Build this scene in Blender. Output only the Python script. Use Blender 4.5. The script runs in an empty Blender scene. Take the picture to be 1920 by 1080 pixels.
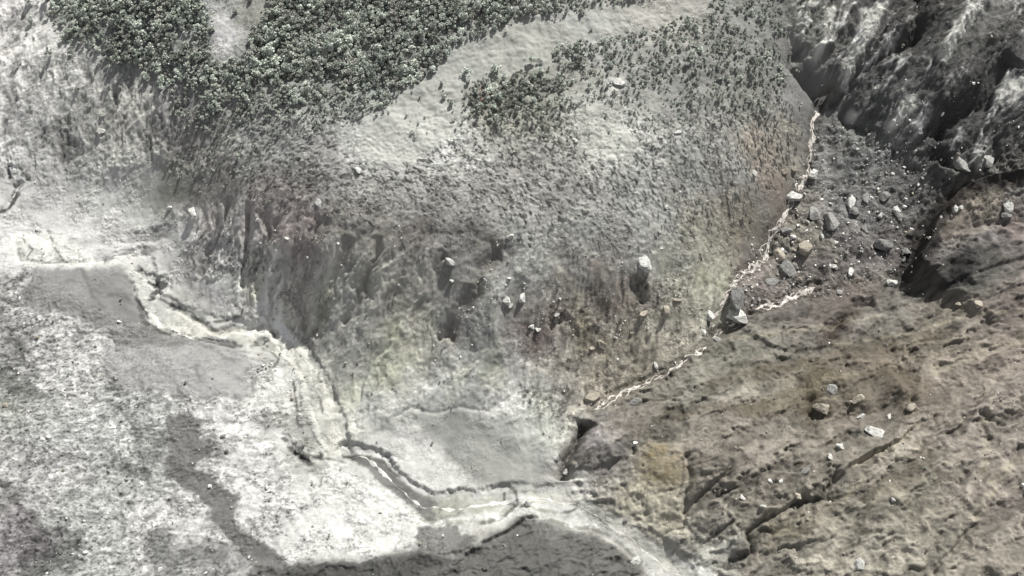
import bpy, math, random
import numpy as np
from mathutils import Vector, Matrix
random.seed(4); rng = np.random.default_rng(11)
S = bpy.context.scene
COL = S.collection
PI = math.pi
R = math.radians

# ------------------------------------------------------------------ camera
TILT = R(28.0); DIST = 1000.0; HFOV = R(50.0)
cd = bpy.data.cameras.new('camera'); cam = bpy.data.objects.new('camera', cd); COL.objects.link(cam)
cam.location = (0, -DIST*math.sin(TILT), DIST*math.cos(TILT)); cam.rotation_euler = (TILT, 0, 0)
cd.sensor_width = 36; cd.lens = 18/math.tan(HFOV/2); cd.clip_start = 1; cd.clip_end = 20000
S.camera = cam
# ------------------------------------------------------------------ world, sun, exposure
SUN_EL, SUN_AZ = R(47), R(60)          # azimuth measured from +x towards +y
w = bpy.data.worlds.new('World'); S.world = w; w.use_nodes = True
nt = w.node_tree; nt.nodes.clear()
sky = nt.nodes.new('ShaderNodeTexSky'); sky.sky_type = 'NISHITA'; sky.sun_disc = False
sky.sun_elevation = SUN_EL; sky.sun_rotation = PI/2 - SUN_AZ; sky.altitude = 1500; sky.dust_density = 3.0
bg = nt.nodes.new('ShaderNodeBackground'); bg.inputs[1].default_value = 0.085
wo = nt.nodes.new('ShaderNodeOutputWorld')
hs = nt.nodes.new('ShaderNodeHueSaturation'); hs.inputs['Saturation'].default_value = 0.12
nt.links.new(sky.outputs[0], hs.inputs['Color']); nt.links.new(hs.outputs[0], bg.inputs[0]); nt.links.new(bg.outputs[0], wo.inputs[0])
sl = bpy.data.lights.new('sun', 'SUN'); sl.energy = 4.7; sl.angle = R(0.6); sl.color = (1.0, 0.975, 0.925)
sun = bpy.data.objects.new('sun', sl); COL.objects.link(sun)
sd_ = Vector((math.cos(SUN_EL)*math.cos(SUN_AZ), math.cos(SUN_EL)*math.sin(SUN_AZ), math.sin(SUN_EL)))
sun.rotation_euler = sd_.to_track_quat('Z', 'Y').to_euler(); sun.location = sd_*3000
S.view_settings.view_transform = 'Standard'; S.view_settings.look = 'None'
S.view_settings.exposure = 0.70; S.view_settings.gamma = 1; S.view_settings.use_curve_mapping = False

# ------------------------------------------------------------------ pixel of the photograph -> ray
C0 = np.array([0, -DIST*math.sin(TILT), DIST*math.cos(TILT)])
FX = 960/math.tan(HFOV/2)
rgt = np.array([1., 0, 0]); upv = np.array([0, math.cos(TILT), math.sin(TILT)]); fwd = np.array([0, math.sin(TILT), -math.cos(TILT)])
def ray(px, py):
    return fwd + rgt*((px-960)/FX) + upv*((540-py)/FX)
def at_z(px, py, z):
    d = ray(px, py); t = (z-C0[2])/d[2]; return C0+d*t
def to_px(p):
    v = np.asarray(p)-C0; d = v@fwd
    return 960+FX*(v@rgt)/d, 540-FX*(v@upv)/d

# ------------------------------------------------------------------ noise
_perm = rng.permutation(256).astype(np.int32); _ga = rng.uniform(0, 2*PI, 256).astype(np.float32)
_gx, _gy = np.cos(_ga), np.sin(_ga)
def gn(x, y, seed=0):
    xf = np.floor(x); yf = np.floor(y)
    xi = xf.astype(np.int32); yi = yf.astype(np.int32)
    fx = (x-xf).astype(np.float32); fy = (y-yf).astype(np.float32)
    u = fx*fx*fx*(fx*(fx*6-15)+10); v = fy*fy*fy*(fy*(fy*6-15)+10)
    a0 = _perm[(xi+seed*57) & 255]; a1 = _perm[(xi+1+seed*57) & 255]
    b0 = yi+seed*13; b1 = b0+1
    def g(a, b, dx, dy):
        h = _perm[(a+b) & 255]; return _gx[h]*dx+_gy[h]*dy
    n00 = g(a0, b0, fx, fy); n10 = g(a1, b0, fx-1, fy); n01 = g(a0, b1, fx, fy-1); n11 = g(a1, b1, fx-1, fy-1)
    a = n00+u*(n10-n00); b = n01+u*(n11-n01)
    return (a+v*(b-a))*1.5
def fbm(x, y, seed, octv=4, gain=.5):
    s = 0; a = 1.; t = 0
    for k in range(octv):
        s = s+a*gn(x, y, seed+k*7); t += a*.8; a *= gain; x = x*2.03+17.3; y = y*2.03-9.1
    return s/t
def ridged(x, y, seed, octv=4, gain=.55):
    s = 0; a = 1.; t = 0
    for k in range(octv):
        s = s+a*(1-np.abs(gn(x, y, seed+k*5))*2.2); t += a; a *= gain; x = x*2.07+7.3; y = y*2.07-3.1
    return s/t
def sst(a, b, x):
    t = np.clip((x-a)/(b-a), 0, 1); return t*t*(3-2*t)

# ------------------------------------------------------------------ large shape: heights at picked points
CP = [(-150,-150,60),(960,-200,160),(2100,-150,150),(-200,600,30),(2150,600,110),(-150,1200,50),(960,1250,30),(2100,1250,120),
(0,0,60),(200,0,90),(450,0,112),(700,0,130),(950,0,140),(1200,0,138),(1400,0,134),(1480,60,120),
(0,200,36),(150,200,48),(300,200,70),(500,200,102),(800,200,120),(1050,200,124),(1300,200,118),(1480,200,100),
(0,350,5),(150,350,8),(270,400,14),(370,400,38),(500,350,82),(750,350,102),(1000,350,106),(1250,350,100),(1400,350,84),
(0,480,2),(200,460,3),(330,480,7),(400,520,18),(500,480,48),(600,460,72),(800,450,92),(1000,450,93),(1200,460,85),(1330,460,62),
(0,560,8),(130,550,12),(230,600,6),(300,590,-1),(420,630,-2),(500,600,3),(560,630,3),
(600,720,3),(650,650,22),(800,650,36),(1000,620,46),(1200,580,46),(1300,600,30),(1350,612,17),
(650,820,-2),(700,740,12),(850,760,13),(1000,760,14),(1080,700,18),(1100,775,4),
(850,900,-3),(700,880,-3),(950,900,-2),(1050,880,-3),(1060,930,-5),
(800,960,-6),(950,950,-6),(1100,970,-7),(1250,1060,-9),
(100,700,14),(0,700,20),(0,900,30),(0,1080,36),(200,900,16),(200,1080,22),(330,700,10),(450,700,5),(400,850,8),(500,950,5),(450,1080,9),(700,1000,1),(600,900,0),(700,950,-1),
(800,1080,14),(1000,1030,8),(1100,1080,3),(900,1010,4),(600,1070,8),
(1100,850,9),(1200,800,20),(1200,900,14),(1200,990,4),(1300,1080,15),(1400,1000,36),(1400,850,38),(1300,750,20),(1200,745,8),
(1500,700,30),(1600,600,32),(1700,600,48),(1920,550,92),(1920,700,96),(1700,800,68),(1600,900,60),(1800,1000,84),(1920,1080,102),(1550,1080,50),(1920,850,100),
(1400,570,22),(1430,480,32),(1480,390,45),(1520,300,58),(1540,200,72),(1530,540,27),
(1550,450,42),(1650,400,54),(1600,300,66),(1700,250,84),(1800,300,84),(1920,300,98),(1700,500,44),(1830,400,70),(1900,430,82),(1620,540,34),
(1600,60,120),(1560,170,92),(1700,50,132),(1800,0,146),(1920,0,150),(1920,150,132),(1750,180,112),(1620,200,92)]
cp = np.array([at_z(*c) for c in CP])
def _tps(d2): return .5*d2*np.log(d2+1e-9)
n = len(cp); sc = 1/300.
A = np.zeros((n+3, n+3)); P = cp[:, :2]*sc
D2 = ((P[:, None]-P[None])**2).sum(-1); A[:n, :n] = _tps(D2)+np.eye(n)*.004
A[:n, n] = A[n, :n] = 1; A[:n, n+1:] = P; A[n+1:, :n] = P.T
tw = np.linalg.solve(A, np.concatenate([cp[:, 2], [0, 0, 0]]))
XL, XH, YL, YH = -600., 600., -300., 385.
def macro(x, y):
    x = np.clip(x, XL-60, XH+60)*sc; y = np.clip(y, YL-60, YH+60)*sc
    s = tw[n]+tw[n+1]*x+tw[n+2]*y
    for i in range(n): s = s+tw[i]*_tps((x-P[i, 0])**2+(y-P[i, 1])**2)
    return s
def at(px, py):                      # point of the macro surface under a pixel of the photograph, computed once when building
    z = 40.
    for _ in range(25):
        p = at_z(px, py, z); z = .5*z+.5*float(macro(p[0], p[1]))
    return at_z(px, py, z)
def W(pts): return np.array([at(a, b)[:2] for a, b in pts])

# ------------------------------------------------------------------ terrain grid
STEP = .9
def axis(lo, hi):
    core = np.arange(lo, hi+STEP, STEP); out = []; s = STEP*2; v = 0
    while v < 4500: v += s; out.append(v); s *= 1.35
    out = np.array(out); return np.concatenate([lo-out[::-1], core, core[-1]+out]), len(out)
ax, nxo = axis(XL, XH); ay, nyo = axis(YL, YH)
X, Y = np.meshgrid(ax, ay); X = X.astype(np.float32); Y = Y.astype(np.float32)
NY, NX = X.shape
M = macro(X.astype(np.float64), Y.astype(np.float64)).astype(np.float32)
WX = fbm(X/32, Y/32, 3, 5, .6); WY = fbm(X/32+31, Y/32+5, 9, 5, .6)      # warp fields, about -1..1

EDGE = fbm(X/6., Y/5., 15, 4, .65)
def seg_dist(pts, x, y, closed=False):
    best = np.full(x.shape, 1e9, np.float32); side = np.zeros(x.shape, np.float32); tt = np.zeros(x.shape, np.float32)
    q = list(pts)+([pts[0]] if closed else [])
    L = [0]
    for a, b in zip(q[:-1], q[1:]): L.append(L[-1]+np.hypot(*(np.array(b)-a)))
    for k, (a, b) in enumerate(zip(q[:-1], q[1:])):
        d = np.array(b)-a; l2 = d@d+1e-9
        rx = x-np.float32(a[0]); ry = y-np.float32(a[1])
        t = np.clip((rx*d[0]+ry*d[1])/l2, 0, 1)
        dd = np.hypot(rx-t*d[0], ry-t*d[1]); m = dd < best
        best = np.where(m, dd, best); side = np.where(m, np.sign(d[0]*ry-d[1]*rx), side)
        tt = np.where(m, (L[k]+t*math.sqrt(l2))/L[-1], tt)
    return best, side, tt
def inside(pts, x, y):
    c = np.zeros(x.shape, bool); q = np.roll(pts, -1, 0)
    for (x1, y1), (x2, y2) in zip(pts, q):
        if y1 == y2: continue
        c ^= ((y1 > y) != (y2 > y)) & (x < (x2-x1)*(y-y1)/(y2-y1)+x1)
    return c
def box(pts, pad):
    i0, i1 = np.searchsorted(ax, [pts[:, 0].min()-pad, pts[:, 0].max()+pad]); j0, j1 = np.searchsorted(ay, [pts[:, 1].min()-pad, pts[:, 1].max()+pad])
    return slice(max(j0-1, 0), j1+1), slice(max(i0-1, 0), i1+1)
def poly_mask(px, feather=6., warp=6.):              # soft mask of a polygon, wobbly edge
    p = W(px); s = box(p, feather+warp*2+5)
    x = X[s]+WX[s]*warp; y = Y[s]+WY[s]*warp
    d, _, _ = seg_dist(p, x, y, True); d = np.where(inside(p, x, y), d, -d)+EDGE[s]*min(warp, 5.)*.55
    return s, sst(-feather, feather, d)
def line_field(px, pad, warp=3.):
    p = W(px); s = box(p, pad+warp*2+5)
    x = X[s]+WX[s]*warp; y = Y[s]+WY[s]*warp
    d, sg, t = seg_dist(p, x, y); return s, d, sg, t
def full(mask):
    m = np.zeros_like(X); m[mask[0]] = mask[1]; return m

# ------------------------------------------------------------------ zones (outlines picked on the photograph, laid on the ground)
Z = {}
Z['forest'] = full(poly_mask([(80,-60),(1480,-60),(1470,150),(1500,230),(1400,310),(1200,330),(1000,310),(860,280),(690,230),(600,275),(480,325),(400,345),(320,310),(330,160),(230,120),(120,80)], 14, 12))
Z['brush'] = full(poly_mask([(330,240),(560,200),(700,230),(900,200),(1200,230),(1480,190),(1500,300),(1420,380),(1380,480),(1180,480),(930,460),(760,430),(600,400),(480,370),(380,330)], 18, 14))
Z['cliff'] = full(poly_mask([(1470,-80),(2150,-150),(2150,330),(1900,340),(1760,300),(1640,240),(1560,235),(1560,170),(1490,60)], 12, 14))
Z['rockvalley'] = full(poly_mask([(1555,230),(1700,250),(1950,330),(2100,350),(1980,450),(1720,540),(1560,560),(1410,590),(1360,560),(1440,460),(1500,340),(1530,250)], 12, 10))
Z['mudhill'] = full(poly_mask([(1060,930),(1060,860),(1110,780),(1330,650),(1420,600),(1560,570),(1730,520),(1980,440),(2200,400),(2200,1250),(1330,1250),(1290,1050),(1140,960)], 8, 6))
Z['whitemud'] = full(poly_mask([(-200,540),(60,510),(250,600),(450,645),(560,700),(600,850),(780,960),(870,1030),(500,1060),(560,1250),(-200,1250)], 10, 8))
Z['leftflat'] = full(poly_mask([(-200,250),(100,330),(260,340),(330,420),(370,500),(330,560),(250,520),(60,505),(-200,545)], 10, 8))
Z['midslope'] = full(poly_mask([(330,400),(480,370),(760,430),(930,455),(1180,480),(1380,480),(1400,540),(1330,620),(1100,760),(1050,880),(850,760),(640,830),(580,680),(420,590),(360,500)], 14, 12))
Z['leftslope'] = full(poly_mask([(330,400),(480,370),(620,400),(640,480),(590,640),(480,590),(370,530)], 14, 10))
Z['rightmid'] = full(poly_mask([(1000,520),(1200,500),(1360,520),(1330,640),(1110,770),(1050,860),(960,740),(960,620)], 14, 10))
Z['darkmud'] = full(poly_mask([(470,1060),(640,1052),(790,1040),(900,1022),(985,972),(1040,985),(1100,1000),(1150,1020),(1200,1060),(1260,1250),(430,1250)], 4, 4))
Z['bareup'] = full(poly_mask([(-200,-100),(90,-60),(100,60),(170,110),(330,170),(330,300),(200,340),(60,330),(-200,300)], 12, 12))

# ------------------------------------------------------------------ relief
H = M.copy()
H += 3.5*fbm(X/95, Y/95, 21, 3)
def strk(deg, wl, st, seed, octv=4, warp=5., rg=True, gain=.55):
    a = R(deg); x = X+WX*warp; y = Y+WY*warp
    u = (x*math.cos(a)+y*math.sin(a))/(wl*st); v = (-x*math.sin(a)+y*math.cos(a))/wl
    return ridged(u, v, seed, octv, gain) if rg else fbm(u, v, seed, octv, gain)
inframe = (X > XL-5) & (X < XH+5)
f1 = fbm(X/24, Y/24, 40, 5, .55); f2 = fbm(X/6.5, Y/6.5, 50, 4, .65); f3 = fbm(X/2.6, Y/2.6, 60, 2, .7)
rg1 = ridged((X+WX*6)/14, (Y+WY*6)/14, 70, 4, .6)
calm = np.ones_like(X)                                 # places where the mud lies smooth
for poly, k in [([(690,230),(760,170),(870,90),(960,50),(1060,70),(1020,120),(880,150),(850,250),(760,310),(680,300)], .8),
                ([(60,510),(240,505),(262,600),(190,620),(60,590),(40,560)], .4), ([(190,660),(280,625),(450,645),(480,680),(470,745),(370,752),(260,740)], .45),
                ([(760,800),(1050,790),(1060,880),(960,915),(850,880)], .3), ([(1350,620),(1900,440),(1920,640),(1600,690),(1450,740),(1300,800),(1200,760)], .6),
                ([(690,860),(800,960),(940,950),(940,930),(800,930)], .6)]:
    s, m = poly_mask(poly, 8, 6); calm[s] *= 1-k*m
clus = sst(-.35, .45, fbm((X+WX*8)/26, (Y+WY*8)/22, 331, 3)); clus2 = sst(-.25, .45, fbm(X/60+3, Y/50, 335, 3))
zk = np.full_like(X, .55)
for zz_, kk_ in (('bareup', .7), ('leftflat', .7), ('midslope', .30), ('mudhill', .42), ('rightmid', .8), ('leftslope', .5), ('rockvalley', .9), ('cliff', 1.), ('brush', .9), ('forest', .7), ('darkmud', .6), ('whitemud', .95)):
    zk += (kk_-zk)*Z[zz_]
RK = np.clip(calm*zk*(.25+1.05*clus), 0, 1.1); RK = np.maximum(RK, Z['whitemud']*calm*sst(-190, -330, X))
st_cliff = strk(55, 16, 5.5, 81, 4, 5, True, .5); st_cliff2 = strk(59, 6.5, 5, 83, 3, 2.5, True, .55); st_cliff3 = strk(52, 36, 3, 87, 3, 12)
H += 1.6*f1*(.4+.6*calm)+(.62*f2+.26*f3)*RK
H += Z['cliff']*(4.2*st_cliff+1.5*st_cliff2+7*st_cliff3+.5*f2+1.4*rg1)
st_mid = strk(57, 22, 3, 91, 5, 14); st_mid2 = strk(60, 6, 3.2, 95, 4, 8)
H += (Z['midslope']*(1-Z['leftslope'])*(1-Z['rightmid']))*(3.4*st_mid+1.3*st_mid2*clus)
st_l = strk(70, 17, 3.0, 101, 4, 12); st_l2 = strk(66, 6, 2.6, 103, 4, 8)
H += Z['leftslope']*(3.3*st_l+1.5*st_l2*clus)
st_r = strk(82, 9, 5, 111, 4, 5)
H += Z['rightmid']*(1.7*st_r+1.1*rg1)
st_h1 = strk(23, 14, 6, 121, 4, 9); st_h2 = strk(42, 30, 2.6, 125, 5, 20); st_h3 = strk(30, 6, 3, 127, 4, 8); st_h4 = strk(22, 34, 4, 128, 4, 22)
hmix = sst(40, -120, Y)
H += Z['mudhill']*((1-hmix)*(2.2*st_h1+.5*st_h3*clus)+hmix*(5.0*st_h2+.9*st_h3*clus)+.8*rg1*clus*(.4+.6*hmix))
lump = ridged((X+WX*5)/9, (Y+WY*5)/7, 131, 5, .7)
st_w = strk(12, 6, 2.4, 135, 4, 6)
H += Z['whitemud']*RK*(1.7*lump+1.2*st_w+.5*f3)
H += Z['leftflat']*RK*(1.6*lump+.3*f3)
H += Z['rockvalley']*(2.4*rg1+1.2*f2*clus+1.6*clus*ridged(X/7, Y/7, 141, 3, .6))
st_b = strk(74, 18, 2.6, 145, 4, 10); H += Z['bareup']*(3.8*st_b+1.3*lump)
H += Z['brush']*(1.0*ridged((X+WX*4)/7, (Y+WY*4)/5, 151, 3, .6)+.45*f3)
H += Z['forest']*(1.2*f1+.8*f2)
crs = sst(.80, .97, ridged((X+WX*9)/19, (Y+WY*9)/15, 301, 2, .4)); crs2 = sst(.82, .97, ridged((X+WX*6)/9, (Y+WY*6)/6.5, 305, 2, .4))
H -= (Z['whitemud']+Z['leftflat'])*np.minimum(calm+.3, 1)*(1.3*crs*sst(-.1, .5, fbm(X/30, Y/30, 309, 2))+.9*crs2*sst(-.2, .4, fbm(X/16, Y/16, 311, 2)))
H -= Z['mudhill']*(1.6*crs*hmix*sst(0, .5, fbm(X/40, Y/40, 315, 2)))
knl = full(poly_mask([(1060,800),(1290,780),(1310,900),(1310,1010),(1200,1010),(1060,930)], 14, 8)); H += Z['mudhill']*(1-.85*knl)*(5.0*st_h4+1.5*st_h1)
H += knl*Z['mudhill']*(1.6*ridged((X+WX*6)/12, (Y+WY*6)/12, 411, 4, .6)-1.5*hmix*st_h2*1.6)
H += (1-calm)*(2.2*(strk(-20, 22, 2.5, 401, 3, 16, False))+.8*fbm((X+WX*6)/8, (Y+WY*6)/7, 405, 4, .6))
H += 2.4*Z['mudhill']*np.clip(fbm((X+WX*5)/11, (Y+WY*5)/9, 317, 3)-.25, 0, 1)*sst(.0, .5, fbm(X/45, Y/45, 319, 2))
H += Z['darkmud']*(4.2*strk(15, 14, 3, 155, 4, 10)+.9*f2+1.5*rg1)

def crack(px, depth, wd, warp=2.5, tap=.06):
    s, d, sg, t = line_field(px, wd*3, warp)
    H[s] -= depth*np.exp(-np.abs(d/wd)**1.3)*sst(0, tap, t)*sst(0, tap, 1-t)
def ridge(px, h, wd, warp=2.5): crack(px, -h, wd, warp, .12)
def scarp(px, h, L, side, wd=2.0, warp=3., low=0., tap=.12):
    s, d, sg, t = line_field(px, L*3, warp); sd = d*sg*side
    f = h*sst(-wd, wd, sd)*np.exp(-np.clip(sd, 0, None)/L)-low*sst(wd, -wd, sd)*np.exp(np.clip(sd, None, 0)/L)
    H[s] += f*sst(0, tap, t)*sst(0, tap, 1-t)
scarp([(360,385),(430,362),(520,372),(600,400),(680,430),(790,440),(930,455)], 1.0, 30, 1, 6, 7, .5, .1)
BG = [([(430,372),(415,420),(385,500),(362,535)], 4, 4.5), ([(470,385),(462,440),(455,545)], 5, 4), ([(520,400),(505,470),(480,560)], 4, 5), ([(575,400),(560,470),(535,560)], 4, 5), ([(615,410),(590,480),(560,560),(575,620)], 5, 6),
      ([(655,440),(630,500),(600,560),(590,640)], 4, 6), ([(715,450),(690,520),(650,600),(625,690),(620,760)], 5, 6), ([(790,460),(740,540),(700,620),(670,700)], 3, 7), ([(840,470),(800,540),(770,600)], 3, 5),
      ([(935,468),(900,505),(892,550),(865,600),(835,645)], 6, 6), ([(880,540),(850,600),(820,640)], 5, 4), ([(980,520),(960,580),(950,640)], 2.5, 6), ([(1080,480),(1070,540),(1030,620)], 2.5, 5),
      ([(1190,520),(1205,560),(1180,640),(1160,700)], 4, 5), ([(1130,560),(1110,640),(1090,720)], 3, 5), ([(1260,590),(1210,650),(1150,720)], 3, 4)]
for px, dp, wd in BG: crack(px, dp*.62, wd, 5)
# right side: dark gully and banks
scarp([(1940,352),(1880,352),(1825,365),(1785,385),(1745,420),(1730,460),(1710,500),(1682,522)], 31, 46, 1, 2.0, 3, 8, .08)
scarp([(1850,450),(1800,470),(1790,500),(1765,540)], 4, 22, 1, 4)
crack([(1545,640),(1570,610),(1600,580),(1640,570)], 8, 6)
scarp([(1960,480),(1840,520),(1780,545),(1700,578),(1650,585)], 4, 30, -1, 2)
crack([(1800,450),(1850,440),(1920,430)], 3, 4)
scarp([(1840,290),(1800,330),(1760,320),(1745,300)], 14, 18, 1, 3)
crack([(1900,110),(1850,190),(1800,210),(1770,240),(1760,270)], 10, 9); crack([(1790,-30),(1760,30),(1730,60),(1650,110),(1600,150),(1570,185)], 11, 7)
crack([(1720,-20),(1725,60),(1700,110)], 12, 10); crack([(1500,80),(1480,120),(1520,170),(1550,190)], 9, 6); crack([(1560,180),(1590,225),(1640,240)], 8, 6)
ridge([(1660,20),(1620,80),(1600,130),(1580,160)], 8, 6); ridge([(1850,0),(1800,50),(1770,90),(1740,120)], 9, 6); ridge([(1560,20),(1545,60),(1530,110)], 6, 5)
# lower-right cracks and terraces
for px, dp, wd in [([(1368,863),(1360,893),(1330,910),(1307,937),(1283,963),(1283,987)], 6, 3.2), ([(1553,880),(1557,900),(1543,923),(1543,940)], 6, 3),
                   ([(1513,933),(1467,957),(1430,977),(1397,1003),(1407,1037),(1367,1050),(1360,1077)], 7, 3.2), ([(1827,980),(1803,1007),(1780,1037),(1757,1057),(1747,1085)], 5, 2.4),
                   ([(1377,980),(1340,1003),(1313,1023)], 3.5, 2), ([(1913,837),(1893,870),(1885,890)], 6, 3.5), ([(1720,790),(1690,830),(1640,855),(1600,880)], 3.5, 4),
                   ([(1100,790),(1080,830),(1062,865),(1055,905)], 20, 8), ([(1187,830),(1185,860)], 5, 2.5), ([(1280,860),(1275,900),(1270,940)], 4, 3),
                   ([(1067,590),(1047,607),(1030,620)], 5, 3), ([(1180,530),(1205,545),(1200,570)], 6, 4),
                   ([(410,400),(400,440),(380,500),(375,520)], 5, 3.5), ([(430,370),(420,410),(395,480)], 5, 3), ([(468,390),(462,440),(455,490),(452,540)], 6, 3.2), ([(510,470),(500,510),(480,545)], 4, 3),
                   ([(600,400),(580,460),(560,520),(570,600),(580,660)], 5, 5), ([(710,440),(700,490),(670,560),(640,610)], 4, 4),
                   ([(935,465),(900,500),(895,545),(870,590),(838,640)], 5, 6), ([(850,590),(840,620),(820,635)], 5, 3),
                   ([(960,480),(890,440),(780,440)], 2.5, 6),
                   ([(730,790),(770,765),(810,775),(860,765),(930,770)], 1.6, 2.2), ([(980,720),(950,750),(920,765)], 2.0, 2.4), ([(645,835),(670,805),(665,790)], 3, 3)]:
    crack(px, dp*.85, wd*.75, 2.2)
scarp([(1530,920),(1467,957),(1430,977),(1397,1003),(1405,1037),(1365,1052)], 5.5, 22, -1, 1.3, 2.4); scarp([(1727,793),(1680,832),(1630,853),(1580,883),(1555,910)], 4, 16, -1, 1.8, 2.4); scarp([(1835,975),(1803,1007),(1780,1037),(1750,1075)], 4, 18, -1, 1.5, 2.4)
scarp([(1372,855),(1357,893),(1330,911),(1305,940),(1283,990)], 5, 20, -1, 1.4, 2.4); scarp([(1545,872),(1557,890),(1555,905),(1545,920),(1545,945)], 8, 14, -1, 1.4, 1.2); scarp([(1380,978),(1340,1003),(1310,1025)], 4, 14, -1, 1.3)
scarp([(1390,630),(1480,665),(1560,650)], 3, 14, 1, 2.)
ridge([(1730,785),(1680,830),(1630,850),(1580,880),(1550,905)], 3.5, 3); ridge([(1897,867),(1863,893),(1847,933),(1827,973)], 3, 5)
ridge([(1130,820),(1150,870)], 4, 12); crack([(1287,850),(1290,890),(1284,930),(1288,975)], 5, 3)
ridge([(1500,735),(1600,720),(1680,700)], 6, 14); crack([(1500,770),(1560,790),(1640,775),(1720,750)], 5, 8)
# river channel between its banks
def carve(px, wl, depth, warp=5.):
    s, d, sg, t = line_field(px, wl*2+10, warp); d = d+2.2*f2[s]; H[s] -= depth*(.9 if warp else 1)*sst(wl+2.4, wl-1., d)*(.75+.4*clus[s])
carve([(262,500),(270,560),(330,600),(400,622),(470,630),(530,630)], 13, 2.4)
carve([(520,610),(565,660),(595,720),(615,780),(635,850)], 11, 2.6)
carve([(545,690),(555,760),(560,800),(600,855)], 5, 1.4)
carve([(655,858),(705,880),(760,925),(800,955),(880,950),(940,940)], 13, 4.0)
carve([(940,940),(1000,940),(1060,945),(1130,975),(1200,1025),(1290,1090),(1400,1160)], 15, 2.2)
scarp([(1015,968),(985,972),(958,995),(925,1012),(905,1020),(908,1040)], 8, 26, -1, 1.6, 1.5)
carve([(30,365),(20,377),(5,395)], 3, 3); carve([(50,335),(30,350),(27,368)], 2, 2); carve([(17,315),(18,335)], 1.5, 2)
carve([(200,490),(233,480),(260,470),(282,474)], 3.5, 2); carve([(33,463),(40,490),(83,495),(130,493),(190,490)], 1.6, 1.4); carve([(20,437),(60,440),(97,460)], 3, 1.2)
carve([(240,448),(300,440),(310,436)], 5, 1.6); carve([(530,820),(545,842),(580,868),(600,855)], 2.5, 3)
carve([(320,577),(377,600),(403,627),(433,617),(467,618),(500,607),(513,627)], 2.0, 2.6); carve([(250,535),(256,572),(268,602),(300,622),(360,635),(400,645),(450,648)], 1.8, 2.6)
for q in [((283,523),5), ((300,533),8), ((287,552),5), ((263,513),3), ((480,655),4), ((516,655),4), ((490,640),3)]:
    carve([q[0], (q[0][0]+3, q[0][1]+2)], q[1], 2.4, 3)
crack([(680,845),(760,862)], 1.5, 3)
STREAMS = [([(1555,172),(1540,185),(1527,230),(1520,280),(1515,320),(1500,350),(1480,390),(1455,425),(1440,450),(1437,485),(1410,505),(1385,522),(1360,560),(1342,590),(1335,620)], 2.3, 3),
           ([(1530,537),(1500,548),(1460,572),(1413,582)], 2.6, 4), ([(1405,600),(1370,615),(1335,632)], 1.2, 1),
           ([(1325,650),(1300,670),(1270,690),(1230,712),(1190,727),(1150,745),(1110,772)], 2.2, 2)]
for px, wd, k in STREAMS: carve(px, 5, 2.2, 0)
# bigger smooth swells
def swell(px, py, r, h):
    p = at(px, py)[:2]; s = box(np.array([p]), r*3); H[s] += h*np.exp(-((X[s]-p[0])**2+(Y[s]-p[1])**2)/r**2)
for q in [(330,690,38,6),(130,560,24,5),(210,520,20,4),(1130,830,22,5),(1236,875,22,4),(1020,860,22,2),(1800,420,22,6),(1640,640,24,4),(1400,540,12,5),(1380,560,8,4),(1370,590,7,3),
          (1540,760,9,5),(1590,742,11,5),(1622,762,8,4),(1682,733,11,6),(1702,762,9,3),(1562,722,9,4),(1600,850,24,5),(1420,900,26,4),(1500,880,14,4),(1850,700,30,5),(1760,880,22,4),(1650,960,26,5),(1530,1000,16,4),(1340,870,16,4),(100,800,26,5),(60,950,30,5),(160,960,18,3),(300,1030,25,3)]: swell(*q)

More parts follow.
